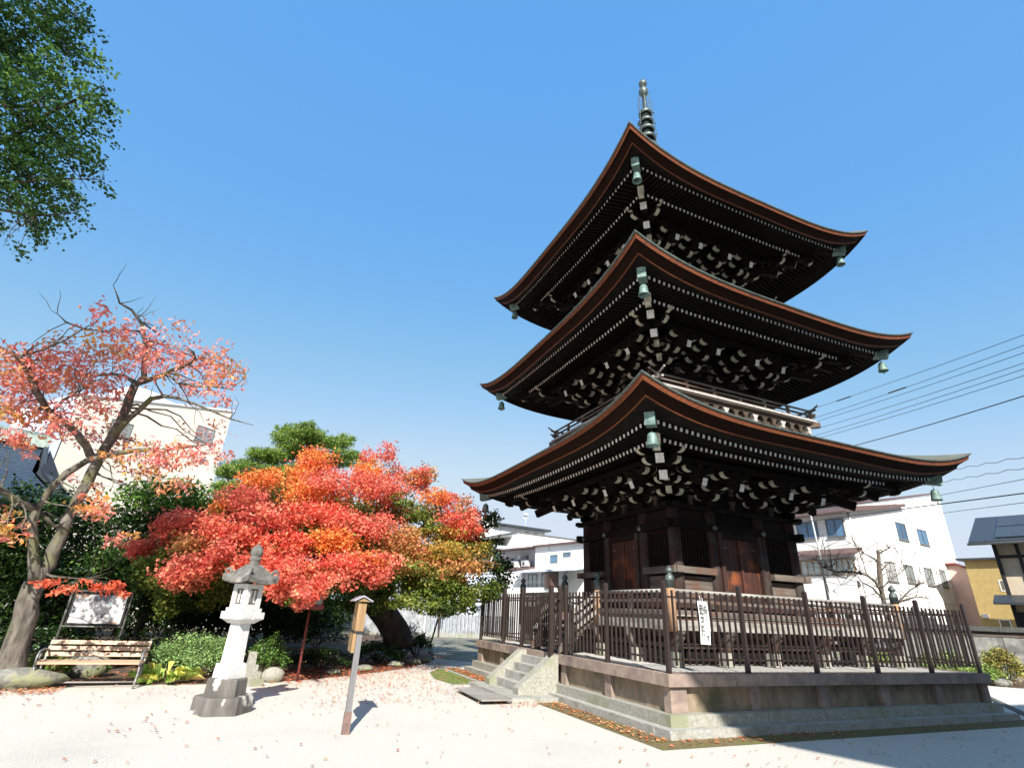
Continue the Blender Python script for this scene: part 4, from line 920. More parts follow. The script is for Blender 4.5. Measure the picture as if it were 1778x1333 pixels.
mb = MB(); mb.box(-.94, -.2, .5, 3, 11.0, 11.1, 'frame_white'); mb.box(-.3, -.2, .5, 3, 11.1, 11.9, 'pale_blue_wall'); mb.box(-.94, -.3, .5, .6, 11.1, 11.9, 'pale_blue_wall'); mb.build('balcony', bb)
# temple hall at far left
th = bld('temple_roof_hall', 'old dark temple hall with ribbed blue black roof at the left edge', 'temple hall', -24.0, 18.0, 18)
mb = MB(); mb.box(-9, 4.2, .8, 9, 0, 5.6, 'dark_wood'); mb.build('wall', th)
mb = MB()
vs = []; fs = []
for i in range(9):
    t = i / 8; y = -1.2 + 5.4 * t; z = 5.2 + 3.4 * (.55 * t + .45 * t * t); vs += [(-10, y, z), (4.9 - 1.9 * min(1, t * 1.6), y, z)]
    if i: fs.append((2 * i - 2, 2 * i - 1, 2 * i + 1, 2 * i))
n0 = len(vs); vs += [(-10, 9.4, 5.2), (4.9, 9.4, 5.2), (-10, -1.2, 5.05), (4.9, -1.2, 5.05)]; fs += [(n0 - 2, n0 - 1, n0 + 1, n0), (0, n0 + 2, n0 + 3, 1), (n0 + 2, n0, n0 + 1, n0 + 3)]
mb.add(vs, fs, 'tile_ribbed', True); mb.build('roof', th)
mb = MB(); mb.add([(4.85, -1.2, 5.15), (4.85, 9.4, 5.15), (3.3, 4.2, 8.5), (3.3, 1.4, 6.9)], [(0, 1, 2, 3)], 'beam_black'); mb.bar((4.9, -1.25, 5.2), (3.3, 2.0, 7.0), .2, .3, 'roof_dark'); mb.bar((3.35, 2.0, 7.0), (3.1, 4.2, 8.6), .2, .3, 'roof_dark'); mb.build('gable', th)
mb = MB(); mb.box(-10, 3.2, 3.9, 4.5, 8.5, 9.1, 'ridge_green'); mb.tube([(-10, 4.2, 9.15, .16), (3.2, 4.2, 9.15, .16)], 'ridge_green', 8); mb.build('ridge', th)
for i in range(7):
    mb = MB(); x = -8 + i * 1.9; mb.box(x - .12, x + .12, .55, .79, 0, 5.1, 'beam_black'); mb.build('post', th)
mb = MB(); mb.box(-9, 4.4, -.6, .79, .3, .45, 'grey_wood'); mb.box(-8.9, -.3, .7, .79, .9, 2.2, 'wall_wood'); mb.build('veranda', th)
# house at right edge, yellow and pink ones
K = 36 / 26.
hx, hy = -10.27 + (13.39 + 10.27) * K, -11.67 + (-.9 + 11.67) * K
hr = bld('timber_house', 'two storied dark timber frame house with sand walls and solar roof at right edge', 'house', hx, hy, -72.5)
mb = MB(); mb.box(0, 9, .0, 7, 0, 5.75, 'sand_wall'); mb.build('wall', hr)
mb = MB()
for x in (0, .87, 2.6, 4.4): mb.box(x - .07 if x else -.03, x + .07 if x else .13, -.07, -.002, 0, 5.75, 'beam_black')
for z in (5.02, 3.05): mb.box(.14, 9, -.06, -.003, z, z + .14, 'beam_black')
mb.box(.14, 9, -.05, -.003, 0, 2.6, 'beam_black'); mb.build('timber_frame', hr)
mb = MB(); mb.poly([(-.75, -1.0, 5.75), (-.75, 3.2, 7.5), (-.75, 7.4, 5.75), (-.75, 7.4, 5.6), (-.75, 3.2, 7.35), (-.75, -1.0, 5.6)], (9.8, 0, 0), 'roof_dark'); rr_ = mb.build('roof', hr)
mb = MB()
for i in range(6):
    for j in range(2):
        y0, y1 = -.7 + j * 1.85, 1.05 + j * 1.85; s_ = 1.75 / 4.2; mb.add([(.25 + i * 1.45, y0, 5.75 + (y0 + 1) * s_ + .06), (1.65 + i * 1.45, y0, 5.75 + (y0 + 1) * s_ + .06), (1.65 + i * 1.45, y1, 5.75 + (y1 + 1) * s_ + .06), (.25 + i * 1.45, y1, 5.75 + (y1 + 1) * s_ + .06)], [(0, 1, 2, 3)], 'panel_solar')
mb.build('solar_panel', rr_)
mb = MB(); mb.tube([(-.8, -1.06, 5.62, .06), (9, -1.06, 5.62, .06)], 'pipe_grey', 8); mb.build('gutter_pipe', rr_)
mb = MB(); mb.poly([(-.5, -1.0, 2.98), (-.5, -.08, 3.35), (-.5, -.08, 3.25), (-.5, -1.0, 2.88)], (9.5, 0, 0), 'roof_dark'); mb.build('lower_roof', hr)
K2 = 46 / 40.; yx, yy = -10.27 + (26.26 + 10.27) * K2, -11.67 + (4.63 + 11.67) * K2
yh = bld('yellow_house', 'mustard yellow corrugated sheet house with small windows beyond the stone wall', 'house', yx, yy, -72.5)
mb = MB(); mb.box(-2.0, 9, 0, 8, 0, 6.0, 'yellow_corrugated'); mb.build('wall', yh)
mb = MB(); mb.poly([(-2.35, -.4, 6.02), (-2.35, 8.2, 6.5), (-2.35, 8.2, 6.35), (-2.35, -.4, 5.9)], (11.6, 0, 0), 'roof_dark'); mb.build('roof', yh)
win(yh, -.6, -.35, 4.05, 4.7, n=1, fm='frame_white', gm='glass_pale'); win(yh, -1.15, -.62, 1.9, 2.45, n=1, fm='frame_white', gm='glass_pale')
mb = MB(); mb.box(-1.85, -1.55, -.3, -.02, 2.5, 2.72, 'frame_white'); mb.build('air_conditioner', yh)
K3 = 50 / 44.; qx, qy = -10.27 + (28.84 + 10.27) * K3, -11.67 + (8.49 + 11.67) * K3
ph = bld('pink_house', 'narrow salmon pink house with red roof between white building and yellow house', 'house', qx, qy, -72.5)
mb = MB(); mb.poly([(-1.2, 0, 0), (1.1, 0, 0), (1.1, 0, 5.5), (.2, 0, 5.95), (-1.2, 0, 5.95)], (0, 7, 0), 'pink_wall'); mb.build('wall', ph)
mb = MB(); mb.poly([(-1.3, -.25, 5.96), (.2, -.25, 5.96), (1.3, -.25, 5.42), (1.3, -.25, 5.55), (.2, -.25, 6.1), (-1.3, -.25, 6.1)], (0, 7.4, 0), 'red_iron'); mb.build('roof', ph)
# made-up hall added behind the camera to shade the right of the platform
hb = root('added_shade_hall', 'made-up gabled hall added unseen behind the viewer to shade the right of the court', 'temple hall', (0, 0, 0))
ax_, ay_, az_ = -8.2, -17.0, 11.15
mb = MB(); mb.box(ax_ + 1.6, 16, ay_ - 13, ay_ - 1.8, 0, az_ + .1, 'wall_wood'); mb.build('wall', hb)
mb = MB(); mb.poly([(ax_, ay_, az_), (ax_, ay_ - 8, az_ + 3.05), (ax_, ay_ - 16, az_), (ax_, ay_ - 16, az_ - .2), (ax_, ay_ - 8, az_ + 2.85), (ax_, ay_, az_ - .2)], (26, 0, 0), 'tile_blue'); mb.build('roof', hb)

# ================= walls and stone fences =================
wl = root('garden_wall', 'long grey stone wall with dark mossy coping behind the shrubs at the right', 'wall', (17, 2.4, 0))
p0, p1 = Vector((13.0, 12.5, 0)), Vector((21.5, -9.5, 0)); d_ = (p1 - p0).normalized(); n_ = 14
mb = MB()
for i in range(n_):
    a = p0 + (p1 - p0) * (i / n_) + d_ * .01; b = p0 + (p1 - p0) * ((i + 1) / n_) - d_ * .01
    for z0, z1 in ((0, .5), (.505, .98), (.985, 1.5)): mb.bar((a.x, a.y, (z0 + z1) / 2), (b.x, b.y, (z0 + z1) / 2), .3 + rnd.uniform(-.01, .01), z1 - z0, 'wall_stone')
mb.build('wall', wl)
mb = MB(); mb.bar((p0.x, p0.y, 1.6), (p1.x, p1.y, 1.6), .34, .19, 'grey_wood'); 
for i in range(26):
    a = p0 + (p1 - p0) * (i / 26) + d_ * .005; b = p0 + (p1 - p0) * ((i + 1) / 26) - d_ * .005; mb.bar((a.x, a.y, 1.79 + rnd.uniform(-.012, .012)), (b.x, b.y, 1.79 + rnd.uniform(-.012, .012)), .55 + rnd.uniform(-.02, .02), .18, 'capstone')
mb.build('coping', wl)
tf = root('stone_pillar_fence', 'row of pale grey upright stone slabs forming a fence beyond the path', 'fence', (1, 22.8, 0))
for i in range(24):
    x = -.5 + i * .235; y = 22.95 - (x + .5) * .13; hgt = 1.3 if i % 7 else 1.72; wd = .085 if i % 7 else .13
    mb = MB(); mb.taper(x, y, 0, hgt, wd, .07, wd, .07, 'pillar_stone'); mb.taper(x, y, hgt, hgt + .05, wd, .07, wd * .5, .04, 'pillar_stone'); mb.build('pillar', tf)
mb = MB(); mb.bar((-.6, 23.1, .12), (5, 22.35, .12), .4, .24, 'granite'); mb.bar((-.6, 22.98, 1.12), (5, 22.25, 1.12), .08, .12, 'pillar_stone'); mb.build('rail', tf)
pw_ = root('plaster_wall', 'weathered whitish plaster wall in dappled shade behind the maple trunk', 'wall', (-4, 24.4, 0))
mb = MB(); mb.bar((-9.5, 25.0, .95), (-.7, 23.2, .95), .3, 1.5, 'old_plaster'); mb.bar((-9.5, 25.0, 1.76), (-.7, 23.2, 1.76), .45, .12, 'granite'); mb.build('wall', pw_); mb = MB(); mb.bar((-9.5, 25.0, .1), (-.7, 23.2, .1), .5, .2, 'granite'); mb.build('footing', pw_)
# small things along the path
sg = root('path_sign', 'small brown wooden sign on a post beside the stone pillar fence', 'sign', (-.1, 21.9, 0))
mb = MB(); mb.box(-.13, -.07, 21.88, 21.94, 0, 1.75, 'brown_board'); mb.build('post', sg); mb = MB(); mb.box(-.27, .07, 21.85, 21.879, 1.2, 1.85, 'sign_wood'); mb.build('board', sg)
# lamp pole by the white building
lp = root('light_pole', 'thin grey pole with dark lower half in front of the white wing', 'pole', (17.0, 8.6, 0))
mb = MB(); mb.tube([(17, 8.6, 0, .07), (17, 8.6, 4.9, .06)], 'beam_black', 8); mb.build('base', lp); mb = MB(); mb.tube([(17, 8.6, 4.9, .045), (16.95, 8.7, 8.0, .035)], 'frame_white', 8); mb.tube([(16.95, 8.7, 8.0, .03), (16.5, 9.1, 8.1, .03)], 'frame_white', 6); mb.build('mast', lp)
# overhead wires
W = [((16.09, 6.48, 12.82), (12.52, -4.16, 11.32)), ((16.1, 6.46, 12.27), (12.49, -4.06, 10.94)), ((16.08, 6.49, 12.04), (12.47, -4.0, 10.67)), ((16.25, 6.24, 11.69), (12.44, -3.9, 10.3)), ((16.21, 6.3, 11.33), (12.42, -3.85, 10.09)), ((16.16, 6.37, 11.11), (12.4, -3.79, 9.85)), ((16.94, 5.17, 10.46), (12.34, -3.62, 9.14)), ((18.48, 2.38, 8.66), (12.15, -3.11, 7.08)), ((18.43, 2.48, 8.17), (12.12, -3.02, 6.72)), ((18.16, 3.01, 7.51), (12.08, -2.93, 6.35)), ((15.21, 7.69, 6.63), (12.04, -2.82, 5.9)), ((18.28, 2.78, 6.72), (12.01, -2.75, 5.6))]
wn = ['topmost', 'second', 'third', 'fourth', 'fifth', 'sixth', 'seventh', 'eighth', 'ninth', 'tenth', 'eleventh', 'lowest']
for i, (a, b) in enumerate(W):
    a = Vector(a); b = Vector(b); e0 = a + (a - b) * .9; e1 = b + (b - a) * .9; mb = MB(); r_ = .022 if i in (6, 10) else .012; pts = []
    for j in range(25):
        t = j / 24; p = e0 + (e1 - e0) * t; dz = -(.35 * 4 * (t * (1 - t)) - .32) if i < 7 else 0
        if i in (7, 8): dz += .035 * (1 if j % 2 else -1)
        pts.append((p.x, p.y, p.z + dz, r_))
    mb.tube(pts, 'wire', 5)
    if i in (0, 1): q = a + (b - a) * (.15 if i == 0 else .45); q2 = q + (b - a) * .09; mb.tube([(q.x, q.y, q.z - .02, .035), (q2.x, q2.y, q2.z - .02, .035)], 'wire', 5)
    tag(mb.build('overhead_wire'), 'thin dark overhead wire crossing the sky at right, %s of the twelve wires' % wn[i], 'wire', 'overhead wires right of the pagoda')

# ================= plants =================
exec_data = None
CHERRY_CL=[[-14.39,0.56,6.26,0.54,0.8,0.31,150],[-14.56,1.08,6.47,0.57,0.8,0.31,150],[-13.56,0.21,6.32,0.64,0.8,0.43,220],[-14.19,3.04,7.48,0.81,0.8,0.53,220],[-13.24,2.73,7.24,0.46,0.8,0.43,120],[-13.08,1.97,6.94,0.45,0.8,0.41,120],[-12.25,0.86,6.51,0.42,0.8,0.38,130],[-12.11,1.03,6.61,0.44,0.8,0.4,130],[-15.44,2.33,6.53,0.5,0.8,0.37,150],[-15.53,2.19,6.44,0.49,0.8,0.37,150],[-15.17,0.54,5.55,0.41,0.8,0.36,200],[-15.66,1.89,6.0,0.46,0.8,0.4,200],[-16.18,2.22,5.61,0.3,0.8,0.49,150],[-15.74,1.39,5.38,0.28,0.8,0.47,150],[-15.06,1.3,5.69,0.46,0.8,0.34,190],[-15.03,1.19,5.65,0.44,0.8,0.34,190],[-14.87,2.9,6.45,0.45,0.8,0.39,150],[-14.58,1.61,6.0,0.41,0.8,0.35,150],[-15.71,2.52,5.4,0.47,0.8,0.31,170],[-15.62,2.45,5.4,0.46,0.8,0.31,170],[-12.83,1.92,6.36,0.48,0.8,0.4,120],[-12.89,2.22,6.47,0.49,0.8,0.41,120],[-11.98,0.86,5.85,0.32,0.8,0.4,80],[-12.33,3.05,6.58,0.39,0.8,0.47,80],[-14.02,0.0,6.52,0.34,0.8,0.19,60],[-14.28,0.75,6.83,0.36,0.8,0.2,60],[-14.26,1.44,5.45,0.4,0.8,0.32,110],[-14.81,3.14,5.94,0.45,0.8,0.37,110],[-15.29,0.87,4.62,0.26,0.8,0.24,110],[-15.56,1.57,4.79,0.27,0.8,0.25,110],[-15.09,0.74,4.1,0.26,0.8,0.21,90],[-15.06,0.62,4.07,0.25,0.8,0.21,90],[-15.03,2.74,5.05,0.44,0.8,0.36,120],[-14.11,0.03,4.4,0.37,0.8,0.3,120],[-13.54,2.67,4.45,0.67,0.8,0.34,190],[-13.22,0.9,4.08,0.59,0.8,0.3,190],[-12.56,0.83,4.31,0.5,0.8,0.26,150],[-12.43,0.39,4.22,0.49,0.8,0.26,150],[-14.18,2.97,4.91,0.44,0.8,0.29,90],[-14.03,2.44,4.79,0.42,0.8,0.28,90],[-11.81,0.4,4.3,0.34,0.8,0.21,80],[-12.11,3.61,5.03,0.43,0.8,0.27,80],[-14.94,1.0,4.6,0.35,0.8,0.23,80],[-15.2,1.66,4.76,0.36,0.8,0.23,80],[-13.56,1.01,6.12,0.42,0.8,0.39,110],[-13.7,1.5,6.29,0.44,0.8,0.4,110],[-14.24,1.13,5.02,0.38,0.8,0.24,80],[-14.35,0.91,4.93,0.37,0.8,0.23,80],[-12.47,0.38,3.61,0.38,0.8,0.22,60],[-12.88,2.86,4.03,0.46,0.8,0.27,60],[-14.6,0.68,2.71,0.25,0.8,0.2,70],[-15.33,2.92,2.92,0.29,0.8,0.23,70],[-13.34,0.77,3.01,0.32,0.8,0.15,80],[-13.2,0.27,2.96,0.31,0.8,0.14,80],[-13.37,2.4,2.75,0.33,0.8,0.19,40],[-12.86,0.29,2.58,0.28,0.8,0.16,40],[-13.92,0.39,1.71,0.3,0.25,0.07,22],[-13.81,0.42,1.72,0.31,0.25,0.07,22],[-13.4,0.54,1.72,0.29,0.25,0.09,26],[-13.35,0.55,1.72,0.3,0.25,0.09,26],[-12.82,0.67,1.7,0.22,0.25,0.12,44],[-12.86,0.66,1.7,0.22,0.25,0.12,44],[-12.66,0.7,1.59,0.12,0.25,0.08,20],[-12.69,0.7,1.59,0.12,0.25,0.08,20],[-13.56,0.5,1.57,0.16,0.25,0.07,16],[-13.55,0.5,1.57,0.16,0.25,0.07,16],[-14.28,-0.12,2.41,0.17,0.8,0.09,30],[-14.47,0.58,2.46,0.18,0.8,0.1,30],[-14.29,2.71,3.69,0.32,0.8,0.22,40],[-13.59,0.08,3.3,0.26,0.8,0.18,40],[-15.41,0.19,5.35,0.25,0.8,0.32,110],[-15.32,0.19,5.37,0.25,0.8,0.32,110],[-13.27,0.55,6.69,0.52,0.8,0.23,60],[-13.76,3.18,7.83,0.64,0.8,0.28,60],[-12.62,3.62,5.66,0.53,0.8,0.31,40],[-12.51,3.33,5.59,0.52,0.8,0.3,40],[-11.94,3.03,7.16,0.18,0.8,0.33,25],[-11.87,2.02,6.77,0.16,0.8,0.3,25]]
CHERRY_BR=[[[-14.16,1.68,0.03,0.5],[-14.18,1.67,0.58,0.42],[-14.2,1.67,1.15,0.36],[-14.25,1.65,1.75,0.33]],[[-14.24,1.65,1.73,0.24],[-14.41,1.5,2.25,0.17],[-14.55,1.35,2.75,0.16],[-14.59,1.33,3.07,0.17]],[[-14.57,1.34,3.02,0.12],[-14.75,1.07,3.09,0.09],[-15.0,0.76,3.25,0.08],[-15.35,0.3,3.32,0.05]],[[-14.57,1.34,3.02,0.12],[-14.47,1.27,3.4,0.11],[-14.29,1.22,3.74,0.1],[-14.04,1.19,4.03,0.09],[-13.66,1.19,4.22,0.08],[-13.25,1.19,4.38,0.07],[-12.87,1.17,4.42,0.06],[-12.14,0.99,4.61,0.035],[-11.89,1.03,4.7,0.015]],[[-14.24,1.65,1.73,0.27],[-14.17,1.73,2.07,0.24],[-14.17,1.78,2.61,0.22],[-14.15,1.89,3.2,0.21],[-14.13,2.0,3.7,0.21],[-14.11,2.11,4.23,0.2],[-14.04,2.13,4.7,0.19],[-13.97,2.14,5.27,0.19],[-13.97,2.15,5.76,0.18],[-13.96,2.15,6.13,0.17]],[[-13.95,2.15,6.09,0.12],[-13.82,2.08,6.28,0.1],[-13.93,2.05,6.77,0.09],[-14.04,2.02,7.19,0.08],[-14.21,1.97,7.57,0.06],[-14.45,1.8,7.79,0.045],[-14.7,1.72,7.86,0.035],[-14.76,1.59,7.99,0.025],[-14.89,1.55,8.2,0.01]],[[-14.7,1.72,7.85,0.025],[-14.51,1.68,7.93,0.012],[-14.31,1.74,8.15,0.006]],[[-13.91,2.16,6.14,0.12],[-13.66,2.02,6.25,0.09],[-13.43,1.97,6.4,0.08],[-13.14,1.83,6.6,0.07],[-12.84,1.69,6.8,0.06],[-12.82,1.69,6.85,0.04]],[[-13.37,1.98,6.42,0.05],[-13.04,1.75,6.17,0.045],[-12.66,1.62,6.12,0.04],[-12.27,1.48,6.15,0.03],[-11.92,1.43,6.13,0.015]],[[-14.0,2.14,6.16,0.08],[-14.26,2.27,6.3,0.06],[-14.53,2.4,6.33,0.05],[-14.87,2.51,6.26,0.035],[-15.15,2.52,6.26,0.02]],[[-14.01,2.13,4.78,0.14],[-13.77,1.89,5.22,0.12],[-13.47,1.76,5.7,0.11],[-13.21,1.61,5.76,0.07],[-12.91,1.57,5.75,0.05],[-12.54,1.54,5.67,0.045],[-12.08,1.41,5.51,0.035],[-11.75,1.35,5.4,0.025],[-11.24,1.3,5.32,0.008]],[[-14.16,2.09,4.22,0.17],[-14.35,1.93,4.47,0.15],[-14.52,1.78,4.66,0.14],[-14.81,1.47,4.86,0.13],[-15.02,1.18,4.99,0.12],[-15.2,0.9,5.25,0.1],[-15.3,0.65,5.5,0.09],[-15.39,0.5,5.63,0.08],[-15.5,0.35,5.7,0.06],[-15.66,0.16,5.72,0.05],[-15.86,-0.15,5.67,0.03]],[[-14.94,1.32,4.95,0.05],[-14.75,1.07,5.16,0.045],[-14.52,0.94,5.37,0.03]],[[-14.01,2.03,7.05,0.05],[-13.78,1.89,7.07,0.045],[-13.59,1.83,7.19,0.03]],[[-14.77,1.7,7.07,0.03],[-15.1,1.58,6.99,0.03],[-15.43,1.56,7.05,0.03],[-15.61,1.49,7.18,0.012],[-15.73,1.44,7.22,0.006]],[[-14.16,1.99,7.38,0.05],[-14.45,1.8,7.25,0.03],[-14.77,1.7,7.07,0.03]],[[-13.04,1.55,2.03,0.01],[-13.31,0.97,1.83,0.012],[-13.92,1.23,1.85,0.03],[-14.09,1.49,1.9,0.04]],[[-14.07,1.81,3.02,0.04],[-14.28,1.64,2.76,0.05],[-14.53,1.46,2.98,0.06]],[[-14.95,1.63,7.1,0.01],[-15.08,1.59,7.46,0.004]],[[-12.86,1.07,4.36,0.02],[-12.89,1.06,4.61,0.01]],[[-12.53,1.54,5.63,0.015],[-12.45,1.55,5.16,0.006]]]
GINKGO_CL=[[-16.36,-2.51,10.81,0.59,0.8,0.44,400],[-16.05,-2.31,11.49,0.54,0.8,0.42,350],[-16.32,-1.88,10.58,0.6,0.8,0.41,400],[-15.63,-2.29,10.97,0.37,0.8,0.24,130],[-15.73,-2.12,9.56,0.65,0.8,0.5,500],[-15.22,-2.29,9.95,0.55,0.8,0.29,300],[-14.94,-2.26,10.31,0.33,0.8,0.17,110],[-15.72,-1.88,8.82,0.52,0.8,0.43,500],[-15.11,-2.24,9.04,0.45,0.8,0.27,300],[-14.75,-2.28,9.4,0.29,0.8,0.16,90],[-14.65,-2.35,8.72,0.26,0.8,0.13,80],[-15.34,-1.9,8.16,0.59,0.8,0.32,450],[-14.68,-2.14,8.38,0.35,0.8,0.15,150],[-14.39,-2.12,8.37,0.18,0.8,0.08,40],[-14.71,-2.15,7.7,0.37,0.8,0.14,150],[-14.98,-2.17,7.32,0.43,0.8,0.22,240],[-14.44,-2.14,7.59,0.12,0.8,0.07,30],[-14.79,-2.3,6.88,0.16,0.8,0.08,50],[-15.04,-2.42,6.53,0.09,0.8,0.05,20],[-15.46,-1.97,7.42,0.31,0.8,0.3,200],[-15.96,-2.25,12.0,0.4,0.8,0.22,130],[-16.85,-2.23,10.55,0.55,0.8,0.65,400],[-16.43,-1.95,9.08,0.5,0.8,0.73,500],[-16.09,-1.75,7.71,0.45,0.8,0.5,350],[-16.9,-2.27,12.16,0.9,0.8,0.46,400],[-14.67,-2.24,9.86,0.15,0.8,0.09,30],[-15.59,-2.5,11.72,0.14,0.8,0.1,20]]
GINKGO_BR=[[[-17.13,-1.21,8.11,0.16],[-16.57,-1.46,8.55,0.1],[-15.96,-1.79,8.94,0.07],[-15.44,-2.07,9.64,0.04],[-14.91,-2.25,10.35,0.015]],[[-17.13,-1.21,8.11,0.1],[-16.35,-1.55,8.02,0.08],[-15.62,-1.83,7.98,0.05],[-14.97,-2.06,8.19,0.03],[-14.35,-2.1,8.4,0.01]],[[-17.58,-1.52,9.65,0.12],[-17.05,-1.77,10.43,0.08],[-16.42,-2.07,11.08,0.05],[-15.93,-2.23,11.88,0.02]],[[-16.53,-1.43,7.54,0.07],[-15.71,-1.87,7.39,0.05],[-14.96,-2.16,7.28,0.03],[-14.49,-2.16,7.53,0.01]],[[-16.57,-1.46,8.55,0.05],[-15.83,-2.17,9.16,0.04],[-15.54,-2.24,9.83,0.02],[-15.6,-2.27,10.85,0.01]]]
PINE_CL=[[-9.94,13.46,8.82,0.88,1.1,0.38,441],[-10.63,15.45,8.88,0.8,1.1,0.4,378],[-9.15,15.51,9.05,1.25,1.1,0.35,486],[-7.94,15.51,9.43,0.46,1.1,0.19,86],[-8.45,13.78,8.7,0.66,1.1,0.23,180],[-10.95,14.79,7.8,0.76,1.1,0.38,378],[-10.0,15.23,8.33,1.07,1.1,0.4,504],[-11.58,14.73,7.82,0.69,1.1,0.32,302],[-12.08,15.22,7.25,0.86,1.1,0.43,504],[-11.01,14.41,6.88,1.1,1.1,0.42,648],[-10.06,14.8,7.23,1.02,1.1,0.38,504],[-8.88,14.85,7.98,1.07,1.1,0.34,432],[-7.98,13.53,8.09,0.66,1.1,0.27,225],[-12.58,15.5,6.21,0.72,1.1,0.58,594],[-11.64,15.67,6.36,0.87,1.1,0.43,504],[-12.63,12.94,6.47,0.43,1.1,0.29,216],[-7.46,15.6,8.36,0.51,1.1,0.24,129],[-9.32,15.7,7.81,0.81,1.1,0.35,324],[-11.89,14.79,5.4,0.83,1.1,0.4,504],[-10.62,12.96,6.0,0.82,1.1,0.35,441],[-11.05,15.52,9.42,0.32,1.1,0.23,86],[-9.88,13.21,9.09,0.29,1.1,0.2,75]]
BARE_BR=[[[6.57,-0.88,1.48,0.16],[6.59,-0.91,2.33,0.14],[6.62,-0.95,3.05,0.13],[6.66,-1.03,3.71,0.1],[6.66,-1.03,3.8,0.09]],[[6.64,-1.0,3.46,0.06],[6.37,-0.94,3.61,0.05],[6.06,-0.83,3.77,0.035],[5.9,-0.77,4.27,0.012]],[[6.66,-1.02,3.68,0.05],[6.79,-1.23,3.83,0.035],[6.83,-1.3,3.86,0.02]],[[6.59,-0.92,2.57,0.1],[6.37,-0.93,2.88,0.08],[6.02,-0.95,3.05,0.07],[5.58,-0.83,3.12,0.06],[5.16,-0.58,3.09,0.05],[4.84,-0.48,3.2,0.03],[4.49,-0.35,3.59,0.01]],[[6.59,-0.91,2.41,0.06],[6.06,-1.01,2.7,0.05],[5.68,-0.99,2.83,0.03]],[[6.62,-0.96,2.25,0.09],[6.78,-1.21,2.34,0.06],[6.89,-1.4,2.42,0.05],[7.0,-1.59,2.49,0.04],[7.23,-1.98,2.44,0.012]],[[6.77,-1.21,2.32,0.05],[6.95,-1.5,2.66,0.04],[7.11,-1.78,2.86,0.025],[7.29,-2.11,3.05,0.008]],[[6.02,-0.95,3.05,0.03],[5.84,-1.04,3.4,0.02],[5.73,-1.06,3.8,0.006]],[[5.16,-0.58,3.09,0.025],[5.02,-0.56,3.37,0.015],[4.84,-0.49,3.69,0.005]],[[6.65,-1.0,3.22,0.03],[6.79,-1.23,3.46,0.015],[6.92,-1.45,3.67,0.005]],[[6.61,-0.94,2.73,0.03],[6.77,-1.2,2.97,0.015],[6.94,-1.49,3.21,0.004]],[[5.58,-0.83,3.12,0.02],[5.29,-0.59,2.74,0.01],[5.01,-0.38,2.49,0.003]]]
MAPLE_BR=[[[-5.87,7.33,0.36,0.55],[-6.02,7.36,0.86,0.45],[-6.56,7.27,1.46,0.4],[-7.09,7.06,1.96,0.34],[-7.67,6.75,2.36,0.26],[-8.41,6.44,2.82,0.2],[-9.52,6.12,3.14,0.14],[-10.73,5.73,3.49,0.1],[-11.81,5.26,3.65,0.05]],[[-6.72,7.3,1.63,0.3],[-6.62,7.28,2.26,0.28],[-6.67,7.19,2.9,0.22],[-7.17,7.08,3.79,0.16],[-8.13,6.71,4.61,0.12],[-8.48,6.24,5.25,0.06]],[[-6.65,7.19,2.81,0.2],[-6.18,6.89,3.48,0.15],[-5.62,6.24,4.23,0.1],[-4.86,5.5,4.6,0.05]],[[-7.09,7.06,1.93,0.2],[-7.02,7.05,2.5,0.17],[-7.28,7.09,3.22,0.1]],[[-6.62,7.18,2.53,0.16],[-5.82,6.39,2.82,0.1],[-4.91,5.52,3.02,0.06],[-4.16,4.84,2.94,0.03]],[[-8.0,6.59,2.6,0.12],[-8.78,5.27,2.32,0.09],[-9.71,4.32,2.09,0.05],[-10.6,3.83,2.3,0.03]]]
